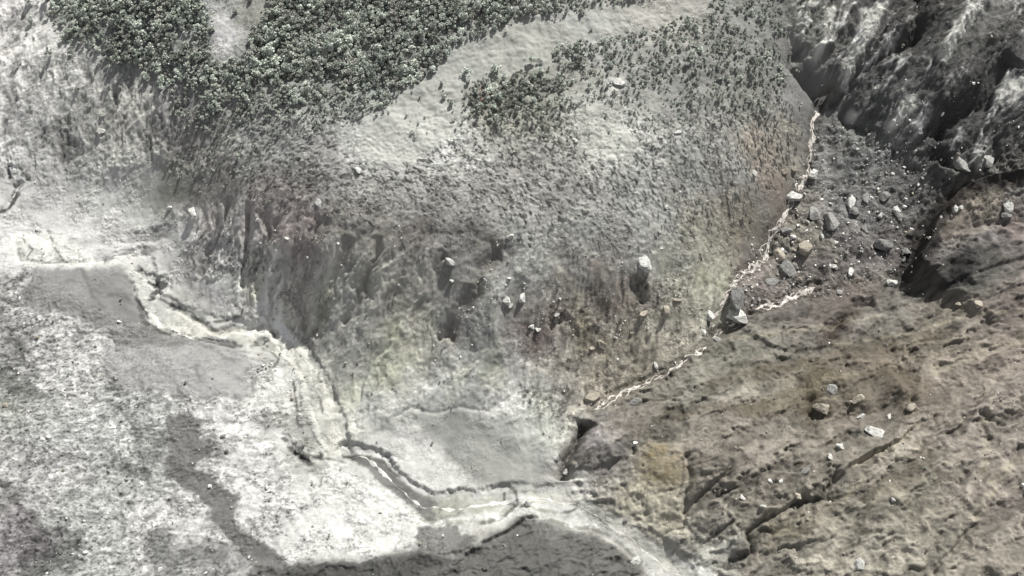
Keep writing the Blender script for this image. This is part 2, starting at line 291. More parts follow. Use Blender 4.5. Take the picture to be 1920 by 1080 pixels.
# ------------------------------------------------------------------ soil colour (display greys of sunlit ground, turned into albedo)
CC = [(0,0,200,196,196),(60,60,205,203,200),(100,150,200,200,196),(60,220,165,165,165),(160,230,165,165,160),(130,290,140,140,138),(240,230,185,182,172),(230,290,185,185,178),(330,200,150,148,150),
(250,60,125,133,135),(400,60,165,170,172),(480,30,150,150,140),(600,60,140,148,143),(800,60,135,138,136),(700,150,142,152,147),(450,150,150,152,150),(350,250,125,122,120),(400,340,135,133,128),(330,330,160,162,148),
(950,90,175,176,168),(880,130,180,184,180),(760,230,192,194,190),(720,270,180,182,178),(830,270,190,192,188),(1100,60,175,178,172),(1250,40,180,178,168),(1200,120,150,152,148),(1000,180,150,150,138),(930,190,140,137,120),
(1000,220,145,145,130),(1130,230,185,187,180),(1180,260,178,180,174),(1300,150,140,142,138),(1400,60,140,142,138),(1400,200,138,140,132),(1440,120,130,130,126),(1300,300,140,143,140),(1200,380,146,149,147),(1400,350,142,144,142),
(1000,330,142,140,137),(1100,420,148,150,147),(800,380,142,142,138),(600,330,144,144,142),(500,260,138,142,140),(500,400,125,115,112),(560,420,122,108,106),(650,430,135,130,124),(870,470,118,118,116),(780,450,120,115,112),
(0,300,205,205,205),(100,360,200,200,200),(200,370,205,207,205),(60,450,195,195,194),(200,420,195,195,195),(320,470,210,210,208),(170,480,198,198,198),(260,380,205,207,203),
(400,480,135,132,132),(430,520,140,143,138),(500,520,145,143,138),(380,400,135,128,125),(480,570,165,163,162),(420,580,180,178,180),(560,560,150,146,138),(600,600,130,130,124),
(630,700,140,143,134),(700,500,160,158,145),(750,560,170,168,154),(650,560,165,165,158),(800,600,160,158,142),(780,650,165,164,146),(850,560,130,130,128),(900,620,140,142,140),(700,700,155,158,152),(900,700,165,167,165),
(950,520,150,151,147),(1000,480,158,161,157),(1100,520,152,154,149),(1250,520,150,150,140),(1200,470,146,147,144),(1320,450,150,147,128),(1380,420,155,142,120),(1440,300,148,134,118),(1480,270,160,154,138),(1450,350,135,118,105),
(1000,640,124,110,106),(1060,600,130,118,108),(1100,560,150,138,120),(1180,620,150,140,122),(1250,570,160,155,135),(1150,560,128,108,100),(1200,660,150,142,120),(1100,680,158,148,128),(1050,700,145,138,125),(1130,740,150,140,118),(1280,640,150,142,125),(1330,530,170,172,148),
(800,720,170,172,168),(950,740,190,190,188),(1000,740,175,176,170),(700,780,160,163,158),(850,800,163,166,163),(950,820,170,175,168),(1020,800,180,186,170),(1000,870,172,175,172),(750,830,200,202,198),(800,870,208,210,205),(720,830,195,197,190),
(60,620,205,205,205),(30,760,165,168,162),(100,700,195,196,196),(60,900,180,180,180),(30,1000,150,142,148),(150,820,190,192,192),(150,1000,180,185,182),(300,1000,196,197,196),(250,780,200,202,202),(450,800,212,213,212),(500,900,212,212,211),(600,950,212,213,210),(400,1040,190,191,190),(250,900,180,182,180),
(520,720,210,211,208),(570,760,204,205,200),(600,750,198,199,186),(630,820,198,199,186),(700,900,208,208,205),(700,1000,214,215,212),(600,1000,212,212,210),
(800,1070,112,112,110),(650,1070,100,100,100),(1000,1030,128,130,124),(1100,1050,135,137,134),(950,1060,118,118,114),(1180,1070,150,148,142),
(1080,950,212,210,203),(1200,1010,208,204,196),(1290,1070,195,192,180),(980,940,210,211,206),(850,990,196,195,186),
(1130,830,158,150,152),(1090,870,145,138,130),(1160,880,140,130,122),(1220,860,142,133,114),(1240,880,146,136,114),(1200,930,185,176,140),(1240,960,190,182,150),(1170,960,165,158,138),(1290,900,135,122,108),(1200,790,125,115,105),(1300,740,128,125,112),(1350,680,130,128,112),
(1350,800,135,124,112),(1380,880,145,134,120),(1350,950,148,138,124),(1450,900,140,130,116),(1450,1000,130,122,95),(1400,1060,140,132,122),(1330,1060,180,180,165),(1500,1050,160,152,135),(1600,1000,158,150,130),(1700,950,150,142,122),(1600,860,145,136,120),(1500,700,120,112,92),
(1550,760,115,105,88),(1600,800,138,126,112),(1650,690,125,110,92),(1700,720,118,106,90),(1800,700,158,144,128),(1850,800,165,152,138),(1900,650,160,142,128),(1850,600,140,128,115),(1920,560,145,128,120),(1750,620,135,125,106),(1650,600,140,136,124),(1800,900,160,148,132),(1900,950,150,136,126),(1850,1050,150,140,124),(1750,1050,158,150,132),(1600,1060,165,158,140),
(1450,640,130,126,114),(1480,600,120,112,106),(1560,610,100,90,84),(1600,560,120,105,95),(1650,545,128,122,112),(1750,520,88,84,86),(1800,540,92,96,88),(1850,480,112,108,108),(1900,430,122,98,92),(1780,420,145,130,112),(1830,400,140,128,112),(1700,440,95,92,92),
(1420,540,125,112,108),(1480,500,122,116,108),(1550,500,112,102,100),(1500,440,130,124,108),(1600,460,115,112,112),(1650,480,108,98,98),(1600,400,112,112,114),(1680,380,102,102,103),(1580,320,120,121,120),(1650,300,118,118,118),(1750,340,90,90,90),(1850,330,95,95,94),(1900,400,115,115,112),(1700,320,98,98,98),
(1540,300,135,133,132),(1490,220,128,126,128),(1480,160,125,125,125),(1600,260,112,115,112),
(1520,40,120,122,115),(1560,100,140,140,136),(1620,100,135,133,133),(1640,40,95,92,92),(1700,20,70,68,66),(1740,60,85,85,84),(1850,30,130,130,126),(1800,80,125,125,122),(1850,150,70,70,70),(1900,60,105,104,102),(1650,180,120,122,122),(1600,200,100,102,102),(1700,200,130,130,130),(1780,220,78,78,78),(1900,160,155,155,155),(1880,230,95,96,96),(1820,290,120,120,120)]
cc = np.array([at(c[0], c[1])[:2] for c in CC], np.float32); cv = (np.array([c[2:] for c in CC])/255.)**2.2; cv = cv*.55+.45*cv.mean(1, keepdims=True)
num = np.zeros(X.shape+(3,), np.float32); den = np.zeros_like(X)
XC = X+WX*24+4*f1; YC = Y+WY*24
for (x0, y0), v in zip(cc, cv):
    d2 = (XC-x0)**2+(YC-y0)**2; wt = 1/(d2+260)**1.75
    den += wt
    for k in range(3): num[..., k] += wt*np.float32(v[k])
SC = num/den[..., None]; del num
def paint(px, rgb, k=1., feather=4, warp=4.):
    s, m = poly_mask(px, feather, warp); c = (np.array(rgb)/255.)**2.2; c = c*.62+.38*c.mean(); m = m*k if max(rgb)-min(rgb) < 8 else np.clip(m*k*(1+1.1*sp2[s]+.8*f1[s]+.5*f2[s]), 0, 1); m = m[..., None]; tx_ = (1+(.35*f2[s]+.25*f3[s]+.35*sp[s]*(rgb[0] > 190))*np.clip(RK[s]*1.4, 0, 1)+.22*f1[s]+.14*sp2[s])[..., None]; SC[s] = SC[s]*(1-m)+c*tx_*m
def pline(px, rgb, wd, k=1., warp=4., soft=1.):
    s, d, sg, t = line_field(px, wd*1.6+soft, warp); d = d-wd*.5*f2[s]; m = (sst(wd+soft, wd-soft, d)*k*(sst(-.45, .1, fbm(X[s]/9, Y[s]/9, 361, 2)) if wd < 4 else 1))[..., None]; c = (np.array(rgb)/255.)**2.2; SC[s] = SC[s]*(1-m)+c*m
cream = (200,200,190); white = (214,215,212)
# mottling by zone before the sharp-edged patches
var = .20*f1*(.35+.65*calm)+(.34*f2+.26*f3)*RK
SC *= (1+var)[..., None]
sp = fbm(X/3.4, Y/2.6, 171, 3, .7); sp2 = fbm(X/9+4, Y/6, 175, 4, .65)
SC *= (1+Z['whitemud']*RK*(.30*sp+.22*sp2)-.45*Z['whitemud']*calm*sst(.0, .45, sp2)*sst(-240, -360, X)*clus2-Z['whitemud']*RK*.6*sst(.25, .5, -sp)-.5*Z['whitemud']*RK*sst(.78, .92, strk(8, 5, 2.6, 341, 3, 6)))[..., None]
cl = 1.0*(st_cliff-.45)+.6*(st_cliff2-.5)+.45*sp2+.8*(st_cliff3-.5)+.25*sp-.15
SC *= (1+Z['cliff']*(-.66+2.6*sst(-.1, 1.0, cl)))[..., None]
SC *= (1+(Z['midslope'])*((.35*(st_mid2-.5)+.5*sp)*RK/.3*.6+.32*(st_mid-.5)+.30*sp2+.25*fbm((X+WX*9)/50, (Y+WY*9)/22, 345, 3)))[..., None]
SC *= (1+Z['leftslope']*(.5*(st_l2-.5)*clus+.5*sp*RK+.5*(st_l-.5)))[..., None]
SC *= (1+Z['rightmid']*(.55*(st_r-.5)+.3*sp2))[..., None]
SC *= (1+Z['mudhill']*(.45*((1-hmix)*(st_h1-.5)+hmix*(st_h2-.5))+.25*(st_h3-.5)+.60*(st_h4-.5)+.35*sp2+.5*sp*RK))[..., None]
SC *= (1+Z['rockvalley']*(.6*(rg1-.5)+.8*sp*clus+.5*sp2))[..., None]
SC *= (1+Z['brush']*(.45*sp+.25*sp2)+Z['bareup']*(.35*sp2+.35*sp+.7*(st_b-.5)))[..., None]
wm = Z['whitemud']*np.clip(calm+.1, 0, 1); dg = strk(-32, 60, 2.2, 351, 4, 24, False)
SC *= (1-wm*(.52*sst(-.0, .35, dg)*(.4+.6*sst(-150, -300, X))+.22*sst(-.1, .5, fbm((X+WX*10)/22, (Y+WY*10)/12, 355, 4, .6))+.30*crs+.22*crs2*clus))[..., None]
SC *= (1-Z['leftflat']*(.20*sst(-.1, .5, fbm((X+WX*10)/26, (Y+WY*10)/10, 357, 4, .6))+.35*crs2*clus))[..., None]
cl8 = fbm((X+WX*6)/8.5, (Y+WY*6)/6, 381, 3, .6)
SC *= (1+wm*(.80*np.clip(cl8, -.65, .55))*(.35+.65*sst(-150, -280, X)))[..., None]
sw = strk(14, 17, 3.4, 385, 4, 16)
SC *= (1+Z['darkmud']*(.75*(sw-.5)+.4*sp2))[..., None]
hb = fbm((X+WX*16)/70, (Y*1.0-X*.42+WY*16)/16, 391, 4, .6)
SC *= (1+Z['mudhill']*.50*hb+.22*(Z['midslope']+Z['brush']*.6)*fbm((X+WX*12)/34, (Y+WY*12)/34, 395, 4, .6))[..., None]
ygr = (Z['midslope']*sst(.1, .7, fbm(X/40, Y/60, 181, 3))*.5)[..., None]; SC *= 1-ygr*np.array([.02, .0, .22])
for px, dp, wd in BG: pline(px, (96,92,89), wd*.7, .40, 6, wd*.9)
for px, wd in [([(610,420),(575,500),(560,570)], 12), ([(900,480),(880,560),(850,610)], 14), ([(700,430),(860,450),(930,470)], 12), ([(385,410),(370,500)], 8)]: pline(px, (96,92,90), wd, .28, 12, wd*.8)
# river and flow deposits
paint([(20,430),(110,440),(200,500),(262,495),(300,500),(350,540),(400,575),(470,600),(515,598),(560,640),(600,700),(625,790),(645,850),(600,860),(575,760),(540,680),(480,660),(400,645),(320,632),(262,600),(252,540),(235,507),(60,508),(20,480)], (205,206,200), .75, 3, 3)
paint([(285,600),(330,600),(400,630),(470,625),(515,600),(560,650),(600,710),(625,780),(640,850),(612,850),(585,760),(550,690),(500,650),(400,645),(300,620)], cream, .85, 3, 3)
paint([(655,848),(700,825),(760,800),(830,830),(850,880),(880,910),(950,922),(1040,915),(1110,940),(1160,975),(1230,1020),(1330,1070),(1400,1140),(1300,1140),(1180,1035),(1120,1000),(1050,985),(985,962),(930,985),(860,1010),(790,1030),(640,1045),(560,1040),(600,950),(620,870)], white, .8, 4, 4)
paint([(640,848),(680,850),(713,863),(750,888),(775,915),(800,930),(830,945),(880,950),(860,972),(800,975),(765,945),(738,922),(705,897),(683,873)], (122,122,120), .95, 1.5, 2.5)
paint([(825,935),(887,923),(940,926),(945,950),(900,965),(840,975),(800,965)], (172,174,160), .9, 3, 3)
pline([(800,935),(850,925),(880,920),(940,924),(1010,920)], (135,136,130), 1.8, .8)
pline([(790,972),(850,985),(900,985),(940,960),(975,945),(1010,955),(1060,968)], (150,150,138), 1.6, .7)
pline([(985,948),(960,955),(935,975),(905,985)], (95,95,88), 1.6, .8)
pline([(1010,968),(1060,985),(1110,990),(1160,1015),(1200,1050)], (130,130,122), 1.8, .8)
# dark wet mud bank, dark grey patches, grey slab, pale aprons
for p_, c_, k_ in [([(318,778),(392,790),(372,812),(406,832),(402,850),(372,868),(338,888),(310,882),(322,840),(312,800)], (112,112,112), .9),
                   ([(300,885),(350,880),(402,898),(452,930),(444,985),(500,1018),(560,1062),(480,1075),(430,1020),(405,985),(390,940),(330,905)], (106,106,105), .92),
                   ([(60,510),(240,505),(258,560),(266,600),(190,618),(110,590),(60,590),(40,560)], (132,132,132), .9),
                   ([(150,570),(240,560),(275,615),(240,640),(195,640)], (128,128,128), .5),
                   ([(190,660),(280,625),(450,645),(476,680),(470,742),(370,752),(260,740),(205,700)], (156,156,156), .92),
                   ([(270,600),(350,636),(450,645),(300,650),(230,650),(200,630)], (128,128,127), .9),
                   ([(470,1062),(640,1052),(790,1040),(900,1024),(985,974),(1040,985),(1100,1000),(1150,1020),(1190,1050),(1230,1200),(400,1250)], (126,126,122), .7),
                   ([(470,1065),(640,1055),(790,1045),(860,1045),(800,1070),(700,1250),(400,1250)], (98,98,97), .85),
                   ([(780,985),(850,990),(900,1010),(885,1030),(790,1040)], (118,118,115), .9),
                   ([(690,832),(740,800),(770,795),(800,805),(830,832),(852,878),(888,908),(950,918),(945,930),(850,928),(800,930),(770,905),(745,878),(712,852)], (226,226,222), .85),
                   ([(700,785),(780,770),(900,775),(1050,780),(1065,860),(1000,905),(950,912),(885,903),(850,873),(828,826),(780,800),(720,815)], (150,152,147), .5),
                   ([(960,622),(990,600),(1023,612),(1030,633),(1007,655),(973,645)], (104,82,80), .4),
                   ([(1095,795),(1115,800),(1085,850),(1060,880),(1055,862)], (85,78,72), .8),
                   ([(1236+(44+7*math.sin(k*2.1))*math.cos(k*.35)+5*math.sin(k*1.7), 882+(42+6*math.cos(k*3.1))*math.sin(k*.35)) for k in range(18)], (142,127,86), .72),
                   ([(1182,895),(1210,905),(1240,920),(1266,925),(1278,960),(1290,1000),(1262,1015),(1220,1005),(1185,985),(1160,970),(1168,930)], (198,190,164), .6),
                   ([(1540,700),(1600,690),(1680,700),(1720,720),(1680,760),(1600,770),(1530,770),(1500,740)], (104,94,78), .5),
                   ([(1130,150),(1160,140),(1175,165),(1150,180)], (205,206,200), .8),
                   ([(390,30),(420,20),(445,60),(430,110),(405,95)], (205,202,205), .85),
                   ([(880,165),(915,155),(920,190),(885,195)], (160,125,105), .5),
                   ([(690,232),(760,172),(870,92),(960,52),(1060,72),(1020,122),(880,152),(850,252),(760,312),(680,302)], (166,168,161), .75),
                   ([(1085,205),(1130,200),(1190,270),(1150,290),(1090,280)], (168,170,162), .75)]:
    paint(p_, c_, k_, *((1.8, 8) if c_[0] < 125 and c_[0] == c_[1] else (4, 10) if c_[0] == c_[1] else (7, 10)))
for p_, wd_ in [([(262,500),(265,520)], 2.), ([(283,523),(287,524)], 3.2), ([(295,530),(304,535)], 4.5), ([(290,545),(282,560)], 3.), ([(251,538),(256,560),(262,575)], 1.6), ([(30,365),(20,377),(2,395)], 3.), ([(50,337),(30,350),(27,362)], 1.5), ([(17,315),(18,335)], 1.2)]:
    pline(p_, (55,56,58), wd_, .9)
pline([(200,490),(233,480),(260,470),(282,474)], (130,130,130), 2.8, .9); pline([(33,463),(40,490),(83,495),(130,493)], (120,120,120), 1.2, .8)
pline([(245,448),(300,440),(310,436)], (145,145,145), 4, .7)
pline([(530,822),(545,842),(580,866),(600,853)], (84,84,84), 2.2, .9, 2.5)
pline([(320,577),(377,600),(403,627),(433,617),(467,618),(500,607),(513,627)], (98,98,96), 1.7, .9, 2.5)
pline([(256,572),(268,602),(300,622),(360,635),(400,645),(450,648)], (92,92,90), 1.6, .9, 2.5)
for q_, w_ in [([(547,690),(552,730),(560,770),(556,795),(575,825)], 1.2), ([(600,700),(596,740),(606,770)], 1.1), ([(500,655),(520,670),(512,690)], 1.4), ([(480,640),(498,650),(520,648)], 1.3), ([(355,585),(365,610),(360,625)], 1.1), ([(610,855),(650,868),(640,880)], 1.), ([(560,845),(600,858),(640,862)], 1.2), ([(945,925),(948,945),(990,950),(1010,935)], 1.1), ([(1060,925),(1080,950),(1050,965)], 1.1), ([(1110,940),(1150,960),(1170,985)], 1.3), ([(1140,990),(1200,1020),(1250,1060)], 1.2), ([(300,560),(330,575),(350,590)], 1.2), ([(90,430),(100,460),(120,490)], 1.), ([(40,445),(60,470),(50,490)], 1.), ([(390,605),(430,600),(455,590),(500,600)], 1.2)]: pline(q_, (100,100,98), w_, .9, 4)
for q_, w_ in [([(335,590),(400,625),(470,618),(520,612),(565,660),(600,720),(622,780),(635,840)], 4), ([(1000,930),(1080,940),(1150,980),(1230,1040),(1300,1090)], 5)]: pline(q_, (222,221,212), w_, .6, 5, 2)
pline([(20,437),(60,440),(97,458)], (225,225,225), 2.5, .8)
pline([(645,852),(680,851),(713,863),(750,890)], (95,95,92), 1.2, .9)
for q_, w_ in [([(1556,25),(1545,60),(1530,115)], 4), ([(1622,40),(1603,95),(1590,140)], 5), ([(1655,10),(1632,60),(1612,95)], 4), ([(1590,180),(1572,200)], 2.5), ([(1850,-5),(1803,45),(1772,85),(1765,110)], 6), ([(1700,205),(1665,238)], 5), ([(1920,158),(1885,178)], 7), ([(1610,200),(1580,240)], 3), ([(1640,170),(1600,225)], 2), ([(1795,305),(1785,325)], 6), ([(1850,295),(1835,318)], 5), ([(1480,50),(1490,110)], 3), ([(1505,20),(1500,75)], 3)]: pline(q_, (172,172,168), w_, .5, 6, 2.5)
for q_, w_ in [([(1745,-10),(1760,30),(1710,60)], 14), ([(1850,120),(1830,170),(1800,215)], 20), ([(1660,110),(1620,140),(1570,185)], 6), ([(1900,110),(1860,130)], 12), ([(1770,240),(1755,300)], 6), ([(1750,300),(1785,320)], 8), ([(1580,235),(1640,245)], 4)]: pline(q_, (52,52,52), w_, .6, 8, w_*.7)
for q_ in [[(215,642),(300,640),(400,658),(465,690),(478,735)], [(318,700),(335,725),(348,748)], [(155,510),(175,545),(198,578)], [(60,520),(58,590)], [(120,530),(240,560)], [(372,690),(375,715)], [(255,690),(270,735),(330,750),(470,742)], [(240,520),(258,560),(262,600),(285,625)]]: pline(q_, (104,104,103), 1.8, .6, 5, 2)
for px, wd, k in STREAMS: pline(px, (78,73,68), 5, .5, 3, 4)
pline([(1885,358),(1825,368),(1775,390),(1742,425),(1725,470),(1705,505),(1690,520)], (40,38,38), 11, .88, 5, 5)  # dark soil band that also paints the black gully's shadow into the ground colour
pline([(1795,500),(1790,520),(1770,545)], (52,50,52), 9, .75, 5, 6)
pline([(1600,590),(1575,612),(1550,640)], (70,62,56), 5, .7, 4, 4)
for q_, w_, k_ in [([(1722,800),(1680,836),(1630,858),(1575,888)], 1.6, .6), ([(1640,850),(1600,872),(1560,905)], 1.2, .5), ([(1610,905),(1585,930),(1560,960)], 2.5, .4), ([(1900,862),(1863,893),(1847,933),(1825,975)], 3.5, .45), ([(1850,760),(1845,850),(1835,900)], 2.5, .35), ([(1800,655),(1650,690),(1500,740)], 3, .25), ([(1920,640),(1750,700)], 5, .25), ([(1480,770),(1600,745)], 1.5, .3), ([(1360,640),(1500,625),(1640,600)], 2.5, .3)]: pline(q_, (186,178,160), w_, k_, 3, 1.2)
for q_, w_, k_ in [([(1330,720),(1450,700),(1600,660),(1750,640)], 9, .35), ([(1250,770),(1400,775),(1520,770)], 6, .3), ([(1540,700),(1500,740),(1530,775)], 7, .45), ([(1660,700),(1720,730),(1700,770)], 8, .35), ([(1290,860),(1285,920)], 3, .4), ([(1730,850),(1700,900),(1620,930)], 7, .3), ([(1560,960),(1450,1020),(1400,1060)], 7, .3), ([(1240,790),(1350,760)], 3, .35)]: pline(q_, (88,80,66), w_, k_, 10, w_*.8)
pline([(1555,715),(1500,745),(1400,770)], (112,104,86), 9, .35, 4, 6)
pline([(1920,590),(1800,600),(1700,630),(1560,655)], (170,165,145), 1.2, .4, 1)
SC *= np.array([1.0, 1.0, .985], np.float32)
gain = np.ones_like(X)
for zz_, kk_ in (('bareup', 1.35), ('forest', 1.15), ('brush', 1.45), ('midslope', 1.65), ('leftslope', 2.45), ('rightmid', 1.6), ('rockvalley', 1.45), ('cliff', 2.9), ('mudhill', 1.14), ('darkmud', .55), ('whitemud', 1.10), ('leftflat', 1.22)):
    gain += (kk_-gain)*Z[zz_]
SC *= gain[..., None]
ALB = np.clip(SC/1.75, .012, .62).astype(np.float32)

def hgt(x, y):
    i = (np.asarray(x)-ax[nxo])/STEP+nxo; j = (np.asarray(y)-ay[nyo])/STEP+nyo
    i = np.clip(i, 0, NX-2); j = np.clip(j, 0, NY-2); i0 = i.astype(int); j0 = j.astype(int); fx = i-i0; fy = j-j0
    return (H[j0, i0]*(1-fx)+H[j0, i0+1]*fx)*(1-fy)+(H[j0+1, i0]*(1-fx)+H[j0+1, i0+1]*fx)*fy
def at_fine(px, py):
    z = 40.
    for _ in range(30):
        p = at_z(px, py, z); z = .6*z+.4*float(hgt(p[0], p[1]))
    return at_z(px, py, z)

# ------------------------------------------------------------------ materials
def new_mat(name):
    m = bpy.data.materials.new(name); m.use_nodes = True; t = m.node_tree; b = t.nodes['Principled BSDF']
    return m, t, b
def soil_mat(name, bump, grain, rough=.93):
    m, t, b = new_mat(name); N = t.nodes; L = t.links
    at_ = N.new('ShaderNodeAttribute'); at_.attribute_name = 'soil'
    g = N.new('ShaderNodeNewGeometry')
    n1 = N.new('ShaderNodeTexNoise'); n1.inputs['Scale'].default_value = .55; n1.inputs['Detail'].default_value = 5; n1.inputs['Roughness'].default_value = .7
    n2 = N.new('ShaderNodeTexNoise'); n2.inputs['Scale'].default_value = .16; n2.inputs['Detail'].default_value = 4; n2.inputs['Roughness'].default_value = .65
    L.new(g.outputs['Position'], n1.inputs['Vector']); L.new(g.outputs['Position'], n2.inputs['Vector'])
    mr = N.new('ShaderNodeMapRange'); mr.inputs['From Min'].default_value = .3; mr.inputs['From Max'].default_value = .7
    mr.inputs['To Min'].default_value = 1-grain; mr.inputs['To Max'].default_value = 1+grain; mr.clamp = False
    kk = N.new('ShaderNodeMath'); kk.operation = 'SUBTRACT'; kk.inputs[1].default_value = .5; L.new(n1.outputs['Fac'], kk.inputs[0])
    k2 = N.new('ShaderNodeMath'); k2.operation = 'MULTIPLY_ADD'; k2.inputs[2].default_value = .5; L.new(kk.outputs[0], k2.inputs[0]); L.new(at_.outputs['Alpha'], k2.inputs[1]); L.new(k2.outputs[0], mr.inputs['Value'])
    mx = N.new('ShaderNodeVectorMath'); mx.operation = 'SCALE'; L.new(at_.outputs['Color'], mx.inputs[0]); L.new(mr.outputs[0], mx.inputs['Scale'])
    L.new(mx.outputs[0], b.inputs['Base Color'])
    ad = N.new('ShaderNodeMath'); ad.operation = 'MULTIPLY_ADD'; ad.inputs[1].default_value = 1.6
    L.new(n2.outputs['Fac'], ad.inputs[0]); L.new(n1.outputs['Fac'], ad.inputs[2])
    bp = N.new('ShaderNodeBump'); bp.inputs['Strength'].default_value = .9; bd = N.new('ShaderNodeMath'); bd.operation = 'MULTIPLY'; bd.inputs[1].default_value = bump; L.new(at_.outputs['Alpha'], bd.inputs[0]); L.new(bd.outputs[0], bp.inputs['Distance'])
    L.new(ad.outputs[0], bp.inputs['Height']); L.new(bp.outputs[0], b.inputs['Normal'])
    b.inputs['Roughness'].default_value = rough; b.inputs['Specular IOR Level'].default_value = .18
    return m
M_ash = soil_mat('ash_soil', 1.7, .30); M_rock = soil_mat('bare_rock', 2.2, .36, .85); M_mud = soil_mat('drying_mud', 1.5, .24); M_wet = soil_mat('wet_mud', .5, .10, .7)
def plain(name, rgb, rough=.9, vary=.25, bump=.4, scale=.8, rnd=.0, big=0):
    m, t, b = new_mat(name); N = t.nodes; L = t.links
    g = N.new('ShaderNodeNewGeometry'); n1 = N.new('ShaderNodeTexNoise'); n1.inputs['Scale'].default_value = scale; n1.inputs['Detail'].default_value = 4
    L.new(g.outputs['Position'], n1.inputs['Vector'])
    mr = N.new('ShaderNodeMapRange'); mr.inputs['From Min'].default_value = .3; mr.inputs['From Max'].default_value = .7; mr.inputs['To Min'].default_value = 1-vary; mr.inputs['To Max'].default_value = 1+vary
    L.new(n1.outputs['Fac'], mr.inputs['Value'])
    mx = N.new('ShaderNodeVectorMath'); mx.operation = 'SCALE'; mx.inputs[0].default_value = rgb; L.new(mr.outputs[0], mx.inputs['Scale'])
    out = mx.outputs[0]
    if big:
        n3 = N.new('ShaderNodeTexNoise'); n3.inputs['Scale'].default_value = .045; n3.inputs['Detail'].default_value = 3; L.new(g.outputs['Position'], n3.inputs['Vector'])
        r3 = N.new('ShaderNodeMapRange'); r3.inputs['From Min'].default_value = .35; r3.inputs['From Max'].default_value = .65; r3.inputs['To Min'].default_value = 1-big; r3.inputs['To Max'].default_value = 1+big
        L.new(n3.outputs['Fac'], r3.inputs['Value']); m3 = N.new('ShaderNodeVectorMath'); m3.operation = 'SCALE'; L.new(out, m3.inputs[0]); L.new(r3.outputs[0], m3.inputs['Scale']); out = m3.outputs[0]
    if rnd:
        oi = N.new('ShaderNodeObjectInfo'); r2 = N.new('ShaderNodeMapRange'); r2.inputs['To Min'].default_value = 1-rnd; r2.inputs['To Max'].default_value = 1+rnd
        L.new(oi.outputs['Random'], r2.inputs['Value']); m2 = N.new('ShaderNodeVectorMath'); m2.operation = 'SCALE'; L.new(out, m2.inputs[0]); L.new(r2.outputs[0], m2.inputs['Scale']); out = m2.outputs[0]
    L.new(out, b.inputs['Base Color'])
    bp = N.new('ShaderNodeBump'); bp.inputs['Distance'].default_value = bump; L.new(n1.outputs['Fac'], bp.inputs['Height']); L.new(bp.outputs[0], b.inputs['Normal'])
    b.inputs['Roughness'].default_value = rough; b.inputs['Specular IOR Level'].default_value = .2
    return m
M_leafA = plain('ash_dusted_leaves', (.43,.46,.415), .9, .35, .2, .9, .28, .24)
M_leafB = plain('dull_green_leaves', (.33,.36,.315), .9, .35, .2, .9, .28, .24)
M_leafC = plain('grey_scrub_leaves', (.40,.40,.365), .9, .35, .2, .9, .28, .24)
M_bark = plain('grey_bark', (.10,.095,.088), .95, .3)
M_dead = plain('dead_wood', (.16,.157,.15), .95, .35, .2, .9, .4)
M_deadL = plain('ash_coated_wood', (.26,.26,.25), .95, .3, .2, .9, .3)
M_bw = plain('pale_boulder_rock', (.40,.40,.38), .85, .35, 1.0, .5, .15)
M_bg = plain('grey_boulder_rock', (.20,.198,.19), .9, .3, .8, .5, .2)
M_bb = plain('tan_boulder_rock', (.27,.245,.205), .9, .3, .8, .5, .15)
M_stream = plain('silty_foaming_water', (.49,.46,.425), .4, .22, .3, .9)
M_river = plain('grey_silty_river_water', (.44,.44,.415), .35, .25, .25, .6)
M_pool = plain('dark_pool_water', (.03,.032,.034), .12, .1, .02, .3)

def mesh_np(name, co, faces, mats, smooth=False, midx=None):
    me = bpy.data.meshes.new(name); me.vertices.add(len(co)); me.vertices.foreach_set('co', np.ascontiguousarray(co, np.float32).ravel())
    k = faces.shape[1]; nf = len(faces); me.loops.add(nf*k); me.polygons.add(nf)
    me.loops.foreach_set('vertex_index', faces.astype(np.int32).ravel()); me.polygons.foreach_set('loop_start', np.arange(0, nf*k, k, dtype=np.int32)); me.polygons.foreach_set('loop_total', np.full(nf, k, np.int32))
    for m in (mats if isinstance(mats, (list, tuple)) else [mats]): me.materials.append(m)
    if midx is not None: me.polygons.foreach_set('material_index', midx.astype(np.int32))
    me.polygons.foreach_set('use_smooth', np.full(nf, smooth)); me.update(); return me
def link(name, me, parent=None, loc=None, **props):
    o = bpy.data.objects.new(name, me); COL.objects.link(o)
    if parent: o.parent = parent
    if loc is not None: o.location = loc
    for k, v in props.items():
        if v: o[k] = v
    return o

# ------------------------------------------------------------------ ground, split into its named stretches
zone = np.zeros(X.shape, np.int8)
ZN = ['ash_slope', 'forest_floor', 'rock_cliff', 'boulder_gully', 'mud_hillside', 'mud_plain', 'riverbed', 'dark_mud_bank']
for k, key in [(1, 'forest'), (2, 'cliff'), (3, 'rockvalley'), (4, 'mudhill'), (5, 'whitemud'), (5, 'leftflat'), (7, 'darkmud')]: zone[Z[key] > .5] = k
s_, m_ = poly_mask([(252,500),(300,500),(330,575),(400,600),(470,610),(515,598),(560,640),(600,700),(625,790),(645,850),(700,855),(760,890),(830,925),(940,920),(1060,925),(1120,945),(1200,1000),(1320,1070),(1420,1160),(1300,1150),(1180,1035),(1050,985),(985,962),(860,985),(780,975),(700,900),(600,860),(575,760),(540,680),(480,660),(400,645),(320,632),(262,600)], 2, 3)
zs = zone[s_]; zs[m_ > .5] = 6; zone[s_] = zs
fz = zone[:-1, :-1]
idx = np.arange(NY*NX).reshape(NY, NX)
quads = np.stack([idx[:-1, :-1], idx[:-1, 1:], idx[1:, 1:], idx[1:, :-1]], -1)
CO = np.stack([X, Y, H], -1).reshape(-1, 3); AC = np.concatenate([ALB.reshape(-1, 3), np.clip(RK, .12, 1).reshape(-1, 1)], 1)
